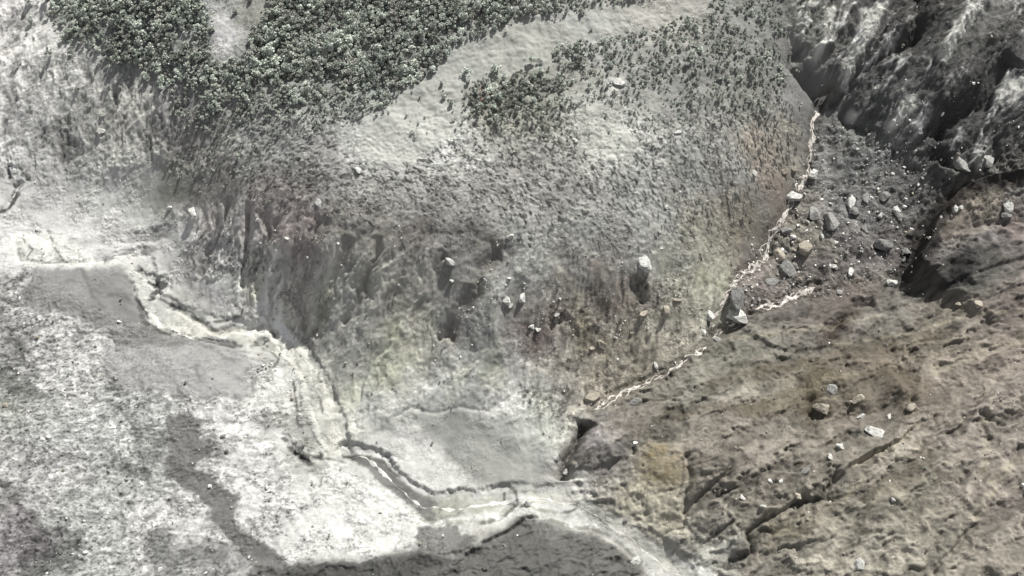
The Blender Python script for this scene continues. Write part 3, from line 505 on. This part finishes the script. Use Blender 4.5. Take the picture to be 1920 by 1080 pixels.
for k, nm in enumerate(ZN):
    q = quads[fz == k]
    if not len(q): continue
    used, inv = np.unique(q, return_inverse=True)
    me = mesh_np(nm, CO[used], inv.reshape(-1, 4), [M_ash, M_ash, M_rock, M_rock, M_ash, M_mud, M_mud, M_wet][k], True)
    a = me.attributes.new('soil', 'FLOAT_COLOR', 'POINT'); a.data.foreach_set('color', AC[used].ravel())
    link(nm, me, kind='structure')

# ------------------------------------------------------------------ streams
def ribbon(px, wd, off, seed, name='stream'):
    p = W(px); seg = np.hypot(*np.diff(p, axis=0).T); L = np.concatenate([[0], np.cumsum(seg)]); nS = int(L[-1]/1.1)
    t = np.linspace(0, L[-1], nS); x = np.interp(t, L, p[:, 0]); y = np.interp(t, L, p[:, 1])
    dx = np.gradient(x); dy = np.gradient(y); l = np.hypot(dx, dy)+1e-6; nx, ny = -dy/l, dx/l
    q_ = .25 if name == 'river' else 1.
    o = off*1.8*gn(t/11, np.full_like(t, seed*5.3), seed+9)+2.6*gn(t/(9 if q_ == 1 else 16), np.full_like(t, seed*3.3), seed)+1.2*q_*gn(t/3.1, np.full_like(t, seed*1.7), seed+2)
    o = o*sst(0, 8, t)*sst(0, 8, L[-1]-t)
    wv = wd*np.clip(.55+1.5*gn(t/6.3, np.full_like(t, seed+.5), seed+4)+.7*q_*gn(t/2.1, np.full_like(t, seed+.2), seed+6), .12 if off == 0 else 0., 1.9)*sst(-.5, 5, t)*sst(-.5, 5, L[-1]-t)
    rows = []
    for c in (-1, -.5, 0, .5, 1):
        xx = x+nx*(o+wv*c); yy = y+ny*(o+wv*c); zz = hgt(xx, yy)+.22-.26*abs(c); rows.append(np.stack([xx, yy, zz], -1))
    V = np.stack(rows, 1).reshape(-1, 3); b = np.arange(nS-1)[:, None]*5+np.arange(4)[None]
    return V, np.stack([b, b+1, b+6, b+5], -1).reshape(-1, 4)
RIVER = [([(268,575),(300,610),(345,628),(400,634),(440,622),(505,616),(545,640),(580,690),(602,740),(620,790),(640,852),(684,858),(740,905),(790,950),(860,955),(935,940),(1000,932),(1075,945),(1140,985),(1210,1030),(1300,1100)], 2.6, 3, 'river'), ([(0,392),(20,377),(30,350),(50,336)], 1.5, 0, 'river'), ([(10,440),(60,447),(100,462),(140,492),(190,491),(233,481),(270,476)], 1.3, 1, 'river')]
for i, (px, wd, k, nm_) in enumerate([q+('stream',) for q in STREAMS]+RIVER):
    Vs, Fs, n0 = [], [], 0
    for j in range(1 if nm_ == 'river' else k+2):
        V, F = ribbon(px, wd*(.60 if j == 0 else .26), 0 if j == 0 else 1.2+.7*j, i*7+j+1, nm_); Vs.append(V); Fs.append(F+n0); n0 += len(V)
    link(nm_, mesh_np(nm_, np.concatenate(Vs), np.concatenate(Fs), M_stream if nm_ == 'stream' else M_river, True), kind='structure')

# ------------------------------------------------------------------ boulders
def ico(sub=2):
    import bmesh
    bm = bmesh.new(); bmesh.ops.create_icosphere(bm, subdivisions=sub, radius=1); bm.verts.ensure_lookup_table()
    v = np.array([q.co for q in bm.verts]); f = np.array([[a.index for a in q.verts] for q in bm.faces]); bm.free(); return v, f
IV, IF = ico(3); IV2, IF2 = ico(1)
def rock_mesh(seed, V, F, mat, cuts=16, rough=.035):
    r = np.random.default_rng(seed); v = V.copy()
    for _ in range(cuts):                         # planar fractures
        d = r.normal(size=3); d /= np.linalg.norm(d); h = r.uniform(.45, .85); s = v@d; m = s > h; v[m] -= np.outer(s[m]-h, d)
    v *= (1+rough*np.array([math.sin(a*7+seed)*math.cos(b*6)+math.sin(c*9+seed*2) for a, b, c in V]))[:, None]
    v *= np.array([1, r.uniform(.55, .95), r.uniform(.6, .9)]); v[:, 0] += .35*v[:, 1]*r.uniform(-1, 1)
    return mesh_np('boulder', v, F, mat)
RM = {c: [rock_mesh(i*5+k, IV, IF, m) for k in range(5)] for i, (c, m) in enumerate([('w', M_bw), ('g', M_bg), ('b', M_bb)])}
BL = [(1207,493,36,'w','largest white boulder, lone on the grey slope with a smaller knob on top'),
(843,490,15,'w','round white boulder on the dark upper edge of the central slope'),
(847,526,9,'w','small white stone just below the round white boulder of the dark gully'),
(980,557,14,'w','right white boulder of a close cluster above the maroon patch'),
(948,562,15,'w','left white boulder of a close cluster above the maroon patch'),
(959,572,8,'w','small lowest stone of the white cluster above the maroon patch'),
(998,612,10,'w','left one of two white stones lying on the maroon patch'),
(1008,617,10,'w','right one of two white stones lying on the maroon patch'),
(955,445,11,'w','white stone on the brink where flattened brush meets the central slope'),
(1130,647,15,'b','cream boulder on the tan slope between the maroon patch and the stream'),
(1110,653,8,'b','little cream stone left of the cream boulder on the tan slope'),
(1230,684,11,'w','pale oval stone just above the pale lower stream'),
(1247,580,17,'b','cream boulder in the pale debris band left of the stream fork'),
(1267,562,14,'b','cream boulder at the upper right end of the pale debris band'),
(1207,588,14,'b','cream boulder at the lower left end of the pale debris band'),
(1050,560,7,'w','tiny white stone on grey slope right of the white cluster'),
(1043,590,8,'w','pale stone beside the dark crack above the maroon patch'),
(363,397,18,'w','bright white boulder at the left foot of the gullied slope'),
(320,390,9,'w','small white stone left of the bright boulder at the slope foot'),
(597,380,13,'w','bright white boulder in brush above the reddish slope'),
(537,447,8,'w','small white stone on the reddish gullied slope'),
(483,412,7,'w','tiny white stone high on the left gullied slope'),
(535,588,11,'w','white stone on the bank where the cream river turns down'),
(1078,263,11,'w','white stone at the left edge of the bare triangular patch'),
(670,317,13,'w','white boulder below the long pale bare strip'),
(1157,155,24,'w','broad pale boulder among the trees near the top middle'),
(1270,248,11,'w','pale rounded stone among trees right of the bare triangular patch'),
(1213,305,9,'w','small white stone in flattened brush below the bare triangular patch'),
(1250,388,7,'w','little white stone at the end of a long fallen trunk'),
(187,247,14,'w','glinting white boulder on the upper left bank'),
(1483,368,30,'w','large pale boulder touching the upper stream from the left'),
(1527,400,27,'g','tall pale grey slab right of the upper stream'),
(1413,324,13,'w','oval white boulder left of the tan scar'),
(1527,325,22,'w','pale boulder on the right bank below the tan scar'),
(1470,322,12,'b','tan rock at the foot of the tan scar'),
(1489,318,10,'b','small tan rock between the tan scar and the stream'),
(1593,380,25,'w','bright angular boulder, upper left of the gully rock field'),
(1603,396,20,'g','grey block leaning under the bright angular boulder'),
(1685,402,20,'w','bright angular boulder nearest the black shaded gully'),
(1558,418,34,'g','bulky grey boulder with deep shadow right of the tall slab'),
(1655,458,36,'g','biggest grey boulder in the gully, shadow on its left'),
(1657,366,24,'g','low grey boulder at the top of the gully rock field'),
(1653,403,10,'w','small pale block left of the bright boulder near the black gully'),
(1625,372,14,'g','thin grey slab between the bright boulder and the low grey one'),
(1473,432,16,'g','grey boulder just right of the stream bend'),
(1510,467,28,'b','rounded tan boulder in the middle of the stony fan'),
(1460,474,26,'b','flat tan boulder beside the stream below its bend'),
(1470,502,30,'g','wide layered grey boulder on the stony fan'),
(1447,527,18,'g','grey rock between the two stream branches'),
(1563,500,10,'w','small pale stone in the reddish rubble'),
(1595,508,15,'w','pale upright stone at the end of the right stream branch'),
(1541,442,10,'w','small pale stone below the bulky grey boulder'),
(1567,455,8,'w','tiny pale stone right below the bulky grey boulder'),
(1677,532,18,'w','pale wedge shaped stone alone on brown mud below the black gully'),
(1376,590,38,'w','great pale boulder where the two streams join'),
(1382,556,44,'g','rough dark outcrop block above the great pale boulder'),
(1329,592,17,'w','white boulder left of the stream junction'),
(1320,622,9,'w','small white stone left below the stream junction'),
(1345,638,12,'g','grey rock in the gap where the stream vanishes'),
(1890,386,24,'w','pale boulder near the right edge above the brown bank'),
(1887,407,17,'g','grey boulder directly below the pale one near the right edge'),
(1790,392,12,'w','small pale stone on the lip of the black gully'),
(1803,389,8,'w','tiny pale stone on the lip of the black gully'),
(1803,310,36,'g','craggy speckled boulder at the cliff foot, left of two'),
(1847,302,34,'g','craggy speckled boulder at the cliff foot, right of two'),
(1835,570,12,'b','right tan stone of a row on the brown hillside'),
(1800,568,10,'b','left tan stone of a row on the brown hillside'),
(1643,813,28,'w','bright elongated slab with a dark left side on the brown hillside'),
(1614,782,11,'w','small bright stone above the elongated slab'),
(1577,837,11,'w','bright pebble like stone left of the elongated slab'),
(1557,858,10,'w','pale stone left below the elongated slab'),
(1540,763,22,'b','cream tan boulder on the dark brown hollow edge'),
(1560,733,24,'g','grey boulder at the top of the dark brown hollow'),
(1611,748,17,'b','tan boulder right of the dark brown hollow'),
(1668,783,11,'w','pale pointed stone right of the elongated slab'),
(1708,764,13,'b','tan stone at the upper end of the long mud ridge'),
(1493,928,13,'b','tan stone lying in the long crack of the lower hillside'),
(1393,933,11,'w','round pale stone between two cracks of the lower hillside'),
(1432,950,8,'w','little white stone right below the round pale one between cracks'),
(1443,901,7,'w','left of two tiny stones on the lower hillside'),
(1463,903,7,'w','right of two tiny stones on the lower hillside'),
(1675,938,7,'w','tiny white stone alone on the olive lower hillside'),
(1613,1057,16,'w','pale boulder at the bottom edge of the brown hillside'),
(1511,885,13,'g','grey stone above the long crack of the lower hillside'),
(1043,857,12,'w','white stone left of the dark cleft at the slope corner'),
(1064,884,15,'w','pale upright boulder at the foot of the dark cleft'),
(1190,831,14,'w','pale boulder with dark left side above the ochre knoll'),
(1193,1053,16,'w','white boulder on the dark bank at the bottom edge'),
(1190,752,13,'g','grey boulder by the lower end of the pale stream'),
(1112,745,20,'b','rounded tan boulder at the lower end of the pale stream'),
(565,835,24,'g','tilted grey rock slab beside the cream river bend'),
(990,948,10,'g','dark stone in the white river near the bottom middle'),
(1172,975,8,'g','small dark stone on the right shore of the white river'),
(1700,470,14,'g','grey stone at the left rim of the black gully'),
(70,430,12,'w','white block on the pale flat at the left edge'),
(1620,430,14,'g','grey stone just above the biggest gully boulder'),
(1497,522,12,'b','tan stone above the right stream branch'),
(1575,548,12,'g','grey stone right of the right stream branch')]
LARGE = {}
for i, (px, py, dm, c, lab) in enumerate(BL):
    p = at_fine(px, py); sc_ = dm*.5*.50*1.4
    if dm < 24: sc_ *= 1.15
    me = RM[c][i % 5]
    o = link('boulder' if dm > 13 else 'stone', me, loc=(p[0], p[1], p[2]-sc_*.05), label=lab, category='boulder' if dm > 13 else 'stone', group='boulders and stones strewn over the landslide')
    o.rotation_euler = (random.uniform(-.4, .4), random.uniform(-.4, .4), random.uniform(0, 6.28))
    o.scale = (sc_, sc_, sc_*random.uniform(.7, 1.05))

# half buried boulders crowding the stony gully
gp = W([(1530,240),(1640,260),(1760,340),(1740,400),(1690,500),(1600,545),(1500,540),(1420,575),(1390,540),(1450,480),(1470,420),(1520,330)])
ng = 0; rg_ = np.random.default_rng(77)
while ng < 150:
    px, py = rg_.uniform(gp[:, 0].min(), gp[:, 0].max()), rg_.uniform(gp[:, 1].min(), gp[:, 1].max())
    if not inside(gp, np.array([px]), np.array([py]))[0]: continue
    a_, b_ = to_px(np.array([px, py, float(hgt(px, py))]))
    if b_ < 340 and rg_.uniform() < .6: continue
    r_ = .8+2.6*rg_.power(.35); c_ = 'g' if rg_.uniform() < .6 else ('b' if b_ > 430 else 'w')
    if b_ < 350: lab = 'grey rock half buried in the upper gully floor below the dark cliff'; gr = 'rocks of the upper gully floor'
    elif a_ > 1560: lab = 'rock half buried in the gully between stream and black hollow'; gr = 'rocks beside the black hollow'
    elif b_ > 470: lab = 'rock in the dense rubble just above the right stream branch'; gr = 'rocks above the right stream branch'
    else: lab = 'rock half buried along the right bank of the upper stream'; gr = 'rocks along the right stream bank'
    o = link('boulder', RM[c_][ng % 5], loc=(px, py, float(hgt(px, py))-.1*r_), label=lab, category='boulder', group=gr)
    o.rotation_euler = (rg_.uniform(-.5, .5), rg_.uniform(-.5, .5), rg_.uniform(0, 6.28)); o.scale = (r_, r_*rg_.uniform(.7, 1), r_*rg_.uniform(.5, .9)); ng += 1
# ------------------------------------------------------------------ plants: prototypes
def tube(p, q, r0, r1, k=5):
    p, q = np.array(p, float), np.array(q, float); d = q-p; d /= np.linalg.norm(d)+1e-9; a = np.cross(d, [0, 0, 1] if abs(d[2]) < .9 else [1, 0, 0]); a /= np.linalg.norm(a); b = np.cross(d, a)
    an = np.arange(k)*2*PI/k; ring = np.cos(an)[:, None]*a+np.sin(an)[:, None]*b
    V = np.concatenate([p+ring*r0, q+ring*r1]); i = np.arange(k); j = (i+1) % k
    return V, np.stack([i, j, j+k, i+k], -1)
def joinm(parts):
    V, F, n0 = [], [], 0
    for v, f in parts: V.append(v); F.append(f+n0); n0 += len(v)
    return np.concatenate(V), np.concatenate(F)
def leaves(centers, sizes, r, dirs=None, up=.35):
    Vs = []
    for k, (c, s) in enumerate(zip(centers, sizes)):
        a = r.normal(size=3); a /= np.linalg.norm(a); nrm = r.normal(size=3)+np.array([0, 0, up*3]) if dirs is None else r.normal(size=3)*.75+dirs[k]+np.array([0, 0, .25]); b = np.cross(nrm, a); b /= np.linalg.norm(b)+1e-9
        a = np.cross(b, nrm); a /= np.linalg.norm(a)+1e-9
        Vs.append([c-a*s, c-b*s*.8, c+a*s, c+b*s*.8+nrm/np.linalg.norm(nrm)*s*.3])
    V = np.array(Vs).reshape(-1, 3); return V, np.arange(len(V)).reshape(-1, 4)
def tree_meshes(seed, rad, ht, nl, mat, conif=False):
    r = np.random.default_rng(seed); cs = []; sz = []; ds = []
    lobes = [(r.normal(size=2)*rad*.55, r.uniform(.3, 1.0)*ht, r.uniform(.22, .55)*rad) for _ in range(8)]+[(np.zeros(2), ht*.85, rad*.62)]
    for _ in range(nl):
        lx, lz, lr = lobes[r.integers(len(lobes))]; d = r.normal(size=3); d /= np.linalg.norm(d); d[2] = abs(d[2])*.9-.25
        q = d*lr*r.uniform(.7, 1.05); zz = lz+q[2]
        if conif: q[:2] *= np.clip(1.5*(1-zz/(ht*1.15)), .12, 1.2)
        cs.append(np.array([lx[0]+q[0], lx[1]+q[1], zz])); sz.append(r.uniform(.45, .95)); ds.append(d)
    V, F = leaves(cs, sz, r, ds); crown = mesh_np('crown', V, F, mat)
    parts = [tube((0, 0, -.6), (0, 0, ht*.62), .28, .14)]
    for lx, lz, lr in lobes[:5]: parts.append(tube((0, 0, ht*r.uniform(.25, .5)), (lx[0], lx[1], lz), .12, .04, 4))
    V, F = joinm(parts); return crown, mesh_np('trunk', V, F, M_bark)
TM = [tree_meshes(1, 3.3, 6.5, 300, M_leafA), tree_meshes(2, 2.7, 6.0, 260, M_leafA), tree_meshes(3, 3.8, 7.5, 360, M_leafB), tree_meshes(4, 2.4, 5.2, 220, M_leafC), tree_meshes(5, 2.5, 8.0, 260, M_leafB, True), tree_meshes(6, 1.9, 3.8, 170, M_leafC)]
def dead_mesh(seed, ln, mat, nb=7, leafn=30):
    r = np.random.default_rng(seed); parts = [tube((-ln*.5, 0, .25), (0, r.uniform(-.4, .4), .5), .34, .26, 5), tube((0, 0, .5), (ln*.5, r.uniform(-.6, .6), .8), .26, .07, 5)]
    for _ in range(nb):
        t = r.uniform(-.2, .48)*ln; sd = r.choice([-1, 1]); l = r.uniform(.8, 2.0)
        parts.append(tube((t, 0, .5), (t+l*.8, sd*l*.6, .5+r.uniform(.1, .9)), .11, .03, 4))
    cs = [np.array([r.uniform(-.15, .55)*ln, r.normal()*.5, r.uniform(.3, 1.2)]) for _ in range(leafn)]
    v, f = leaves(cs, r.uniform(.18, .45, leafn), r); parts.append((v, f))
    V, F = joinm(parts); return mesh_np('fallen_tree', V, F, mat)
DM = [dead_mesh(11, 7, M_dead), dead_mesh(12, 5, M_dead, 5, 20), dead_mesh(13, 9, M_dead, 9, 36), dead_mesh(14, 6, M_deadL, 4, 10), dead_mesh(15, 4, M_dead, 8, 40), dead_mesh(16, 5, M_deadL, 6, 24)]
M_peb = plain('bright_broken_stone', (.56,.55,.53), .85, .2, .4, .5, .15)
STM = [rock_mesh(60+i, IV2, IF2, [M_bg, M_peb, M_bb, M_bg, M_bg, M_peb][i], 4) for i in range(6)]

# ------------------------------------------------------------------ scattering
def visible(x, y, pad=0):
    p = np.stack([x, y, hgt(x, y)], -1); a, b = to_px(p); return (a > -pad) & (a < 1920+pad) & (b > -pad) & (b < 1080+pad), a, b
def gmask(key_or_arr, x, y):
    A_ = Z[key_or_arr] if isinstance(key_or_arr, str) else key_or_arr
    i = np.clip(np.round((x-ax[nxo])/STEP).astype(int)+nxo, 0, NX-1); j = np.clip(np.round((y-ay[nyo])/STEP).astype(int)+nyo, 0, NY-1); return A_[j, i]
def jitter(sp, x0=XL, x1=XH, y0=YL, y1=YH):
    gx, gy = np.meshgrid(np.arange(x0, x1, sp), np.arange(y0, y1, sp)); gx = gx+(np.arange(gx.shape[0]) % 2)[:, None]*sp*.5
    return (gx+rng.uniform(-.45, .45, gx.shape)*sp).ravel(), (gy+rng.uniform(-.45, .45, gy.shape)*sp).ravel()
bare = np.zeros_like(X)
for p_ in [[(610,245),(700,225),(760,170),(860,90),(960,35),(1100,30),(1200,5),(1330,-20),(1330,30),(1180,60),(1050,85),(1020,125),(900,150),(870,170),(850,255),(760,312),(670,302)],
           [(1085,200),(1130,198),(1200,275),(1150,295),(1085,280)], [(385,-40),(440,-40),(480,20),(450,110),(425,125),(400,100)], [(1130,142),(1170,138),(1178,170),(1145,178)],
           [(470,-30),(520,-30),(500,40),(480,60)], [(1060,160),(1110,150),(1080,200)], [(1360,20),(1410,30),(1400,60),(1370,50)]]:
    s, m = poly_mask(p_, 2, 10); bare[s] = np.maximum(bare[s], m)
def gn_scatter(name, pts, rot, scl, vi, protos, label, category):
    me = bpy.data.meshes.new(name); me.vertices.add(len(pts)); me.vertices.foreach_set('co', pts.astype(np.float32).ravel())
    for nm, tp, ar in (('rot', 'FLOAT_VECTOR', rot), ('scl', 'FLOAT_VECTOR', scl)):
        a = me.attributes.new(nm, tp, 'POINT'); a.data.foreach_set('vector', ar.astype(np.float32).ravel())
    a = me.attributes.new('vi', 'INT', 'POINT'); a.data.foreach_set('value', vi.astype(np.int32))
    o = link(name, me, kind='stuff', label=label, category=category)
    g = bpy.data.node_groups.new(name, 'GeometryNodeTree'); g.interface.new_socket('Geometry', in_out='INPUT', socket_type='NodeSocketGeometry'); g.interface.new_socket('Geometry', in_out='OUTPUT', socket_type='NodeSocketGeometry')
    N = g.nodes; L = g.links; gi = N.new('NodeGroupInput'); go = N.new('NodeGroupOutput'); jn = N.new('GeometryNodeJoinGeometry')
    for k, pr in enumerate(protos):
        def attr(n_, t_):
            q = N.new('GeometryNodeInputNamedAttribute'); q.data_type = t_; q.inputs['Name'].default_value = n_; return q.outputs[0]
        cmp = N.new('FunctionNodeCompare'); cmp.data_type = 'INT'; cmp.operation = 'EQUAL'; L.new(attr('vi', 'INT'), cmp.inputs[2]); cmp.inputs[3].default_value = k
        ip = N.new('GeometryNodeInstanceOnPoints'); L.new(gi.outputs[0], ip.inputs['Points']); L.new(cmp.outputs[0], ip.inputs['Selection'])
        jj = N.new('GeometryNodeJoinGeometry')
        for ob in pr:
            oi = N.new('GeometryNodeObjectInfo'); oi.transform_space = 'ORIGINAL'; oi.inputs['Object'].default_value = ob; oi.inputs['As Instance'].default_value = False; L.new(oi.outputs['Geometry'], jj.inputs[0])
        L.new(jj.outputs[0], ip.inputs['Instance'])
        er = N.new('FunctionNodeEulerToRotation'); L.new(attr('rot', 'FLOAT_VECTOR'), er.inputs[0]); L.new(er.outputs[0], ip.inputs['Rotation'])
        L.new(attr('scl', 'FLOAT_VECTOR'), ip.inputs['Scale']); L.new(ip.outputs[0], jn.inputs[0])
    L.new(jn.outputs[0], go.inputs[0]); md = o.modifiers.new('scatter', 'NODES'); md.node_group = g
    return o

# trees
x, y = jitter(4.0); vis, a, b = visible(x, y, 60)
f = gmask('forest', x, y); br = gmask(bare, x, y)
east = sst(960, 1150, a)+sst(190, 250, b)*.5
keep = vis & (f+.35*fbm(x/9, y/9, 205, 3) > .5+rng.uniform(-.45, .45, x.shape)) & (br < .4) & (rng.uniform(size=x.shape) > .05+.12*np.clip(east, 0, 1)+.40*sst(190, 280, b)+.45*sst(.0, .4, fbm(x/22, y/22, 201, 3)))
# a few strays on the bare strips
stray = vis & (f > .4) & (br > .4) & (rng.uniform(size=x.shape) < .06) & ((b > 130) | (fbm(x/14, y/14, 207, 2) > .2))
keep |= stray
tx, ty, ta, tb = x[keep], y[keep], a[keep], b[keep]; te = np.clip(east[keep], 0, 1)
ts = (.5+.75*rng.uniform(size=len(tx))**1.6)*(1+.25*fbm(tx/25, ty/25, 371, 2))*(1-.42*te)*np.where(rng.uniform(size=len(tx)) < .12, 1.25, 1); ts *= 1-.50*sst(110, 280, tb)
tv = rng.choice(6, len(tx), p=[.26, .2, .18, .14, .1, .12]); tr = rng.uniform(0, 6.28, len(tx))
tz = hgt(tx, ty)
inf = (ta > 5) & (ta < 1915) & (tb > 5)
score = ts*np.array([3.3, 2.7, 3.8, 2.4, 2.5, 1.9])[tv]*(1+tb/900)*np.where(inf, 1, .1)
order = np.argsort(-score); ind = order[:300]; rest = order[300:]
def tree_label(a, b):
    if a < 200: return 'ash dusted tree at the ragged left end of the forest above bare bank', 'trees at the left end of the forest'
    if a < 340 and b > 130: return 'ash dusted tree at the lower left corner of the forest near grey ribs', 'trees at the lower left forest corner'
    if a < 340: return 'ash dusted tree in the blue green stand above the far left bare slope', 'trees of the far left stand'
    if a < 400: return 'ash dusted tree hugging the left side of the narrow pale scar', 'trees left of the narrow pale scar'
    if a < 560 and b > 140: return 'ash dusted tree below the narrow pale scar where forest turns to brush', 'trees below the narrow pale scar'
    if a < 560: return 'ash dusted tree between the narrow pale scar and the dense forest middle', 'trees beside the narrow pale scar'
    if a < 760 and b < 110: return 'grey green tree packed in the dense forest at the top, left of centre', 'trees of the dense top forest'
    if b > 180: return 'stunted tree on the lower forest fringe beside the long bare strip', 'trees of the lower forest fringe'
    if a < 700: return 'ash dusted tree in the middle of the dense forest, brush below it', 'trees in the middle of the dense forest'
    if a < 900: return 'ash dusted green tree in the dense forest just left of the long bare strip', 'trees left of the long bare strip'
    if a < 1150 and b < 110: return 'dark grey tree in the forest above the smooth bare clearing', 'trees above the smooth clearing'
    if a < 1130: return 'olive tinted tree below the smooth bare clearing', 'trees below the smooth clearing'
    return 'small ash dusted tree in the thin forest between bare triangular patch and dark cliff', 'trees of the thin forest near the cliff'
protoT = []
seen = {}
for i in ind:
    lab, grp = tree_label(ta[i], tb[i]); v = int(tv[i])
    e = link('tree', None, loc=(tx[i], ty[i], tz[i]-.2), label=lab, category='tree', group=grp); e.rotation_euler = (0, 0, tr[i]); e.scale = (ts[i], ts[i], ts[i]*random.uniform(.85, 1.15))
    c_ = link('crown', TM[v][0], e); t_ = link('trunk', TM[v][1], e); seen.setdefault(v, (c_, t_))
sv = np.stack([ts[rest], ts[rest], ts[rest]*rng.uniform(.8, 1.2, len(rest))], -1); rv = np.zeros((len(rest), 3)); rv[:, 2] = tr[rest]
for v in range(6):
    if v not in seen: tv[tv == v] = next(iter(seen))
gn_scatter('forest', np.stack([tx[rest], ty[rest], tz[rest]-.2], -1), rv, sv, tv[rest], [seen.get(v, next(iter(seen.values()))) for v in range(6)], 'dense ash dusted forest covering the top of the slope', 'forest')

# flattened and fallen trees
x, y = jitter(3.0); vis, a, b = visible(x, y, 30)
f = gmask('brush', x, y); br = gmask(bare, x, y)
keep = vis & (f > rng.uniform(.15, .9, x.shape)) & (br < .35) & (rng.uniform(size=x.shape) > .30+.4*sst(.0, .6, fbm(x/28, y/28, 211, 3))+.25*sst(360, 470, b))
keep &= rng.uniform(size=x.shape) > .30
dx, dy, da, db = x[keep], y[keep], a[keep], b[keep]
ang = np.interp(da, [330, 480, 640, 760, 900, 1050, 1200, 1350, 1500], [75, 15, -12, -25, -38, -35, -48, -55, -60])
ang = np.radians(ang+22*fbm(dx/35, dy/35, 221, 2)+rng.normal(size=len(dx))*14)+PI*(rng.uniform(size=len(dx)) < .3)
dsz = rng.uniform(.45, .95, len(dx))*np.where(rng.uniform(size=len(dx)) < .05, 1.6, 1)*(1-.25*sst(380, 470, db))
dv = rng.choice(6, len(dx), p=[.24, .2, .12, .16, .18, .10])
# lie along the slope
ez = 1.5; gzx = (hgt(dx+np.cos(ang)*ez, dy+np.sin(ang)*ez)-hgt(dx-np.cos(ang)*ez, dy-np.sin(ang)*ez))/(2*ez)
drot = np.stack([np.zeros(len(dx)), -np.arctan(gzx), ang], -1); dz = hgt(dx, dy)
order = np.argsort(-dsz*np.array([7, 5, 9, 6, 4, 5])[dv]*np.where((da > 5) & (da < 1915), 1, .1)); ind = order[:300]; rest = order[300:]
seenD = {}
for i in ind:
    v = int(dv[i])
    if da[i] < 560: lab, grp = 'fallen tree on the dark scrub above the left gullied slope', 'fallen trees above the left gullied slope'
    elif da[i] < 860: lab, grp = 'grey fallen tree lying below the long pale bare strip', 'fallen trees below the long bare strip'
    elif da[i] < 1150: lab, grp = 'fallen tree combed downhill in the middle of the flattened brush', 'fallen trees in the middle brush'
    else: lab, grp = 'fallen trunk combed towards the stream on the right of the flattened brush', 'fallen trees on the right brush'
    o = link('fallen_tree', DM[v], loc=(dx[i], dy[i], dz[i]-.05), label=lab, category='fallen tree', group=grp); o.rotation_euler = drot[i]; o.scale = (dsz[i],)*3; seenD.setdefault(v, (o,))
for v in range(6):
    if v not in seenD:
        o = link('fallen_tree', DM[v], loc=(dx[v], dy[v], dz[v]), label='fallen tree on the dark scrub above the left gullied slope', category='fallen tree', group='fallen trees above the left gullied slope'); seenD[v] = (o,)
gn_scatter('flattened_brush', np.stack([dx, dy, dz-.05], -1)[rest], drot[rest], np.repeat(dsz[rest][:, None], 3, 1), dv[rest], [seenD[v] for v in range(6)], 'flattened dead brush and broken branches combed over the grey slope', 'brush')

# rubble
x, y = jitter(2.3); vis, a, b = visible(x, y, 20)
pr = .006+.22*gmask('rockvalley', x, y)*sst(1880, 1650, a)+.05*gmask('whitemud', x, y)+.11*gmask('leftslope', x, y)+.10*gmask('rightmid', x, y)+.02*gmask('midslope', x, y)+.03*gmask('mudhill', x, y)+.04*gmask('leftflat', x, y)+.03*gmask('cliff', x, y)
def near(pxl, wd):
    p = W(pxl); d, _, _ = seg_dist(p, x.astype(np.float32), y.astype(np.float32)); return np.exp(-(d/wd)**2)
pr += .35*near([(935,465),(900,510),(895,555),(860,610),(835,640)], 13)+.25*near([(610,440),(590,480),(560,560)], 12)+.3*near([(1280,540),(1200,590),(1130,650)], 9)+.25*near([(1490,400),(1440,460),(1370,540)], 12)+.25*near([(480,640),(540,680),(560,760)], 8)+.2*near([(1330,640),(1230,690),(1110,750)], 9)+.2*near([(1500,330),(1440,310)], 10)
pr *= .45+1.3*sst(-.2, .6, fbm(x/22, y/22, 231, 3)); pr *= np.where(gmask(calm, x, y) < .7, .25, 1)
keep = vis & (rng.uniform(size=x.shape) < pr) & (gmask('forest', x, y) < .5)
qx, qy = x[keep], y[keep]; rkw = gmask('whitemud', qx, qy)*(rng.uniform(size=len(qx)) < .12)*1.3; rkv = rkw+gmask('rockvalley', qx, qy)*(rng.uniform(size=len(qx)) < .30)+gmask('cliff', qx, qy)*(rng.uniform(size=len(qx)) < .2)
rs = .5+1.6*rkv*rng.uniform(.2, 1, len(qx))**1.5+.85*rng.power(.35, len(qx))**1.5+1.1*rng.power(.15, len(qx))**3
vi = rng.choice(6, len(qx), p=[.12, .34, .1, .08, .06, .30]); brown = (gmask('mudhill', qx, qy)+gmask('rightmid', qx, qy)) > .5
vi = np.where(brown & (rng.uniform(size=len(qx)) < .5), 2, vi)
prs = []
pick = np.argsort(-rs)[:60]
for v in range(6):
    c_ = [i for i in pick if vi[i] == v] or [int(np.where(vi == v)[0][0])]
    prs.append(None)
PIC = []
for k, i in enumerate(pick[:12]): pass
proto_s = []
rr = np.arange(len(qx))
taken = []
for v in range(6):
    i = rr[vi == v][np.argmin(rs[vi == v])]; taken.append(i)
    sx, sy = to_px(np.array([qx[i], qy[i], float(hgt(qx[i], qy[i]))]))
    where = ['grey', 'white', 'tan', 'grey', 'grey', 'white'][v]
    o = link('pebble_heap_stone', STM[v], loc=(qx[i], qy[i], hgt(qx[i], qy[i])), kind='stuff', label='tiny '+where+' stone of the scattered rubble'); o.scale = (rs[i],)*3; proto_s.append((o,))
rest = np.setdiff1d(rr, taken)
gn_scatter('rubble', np.stack([qx, qy, hgt(qx, qy)+.05], -1)[rest], rng.uniform(-3, 3, (len(rest), 3)), (rs[:, None]*rng.uniform(.7, 1.25, (len(rs), 3)))[rest], vi[rest], proto_s, 'loose stones and rubble scattered over the slopes and mud', 'rubble')
print('COUNTS trees', len(tx), 'dead', len(dx), 'stones', len(qx), 'grid', NX, NY)
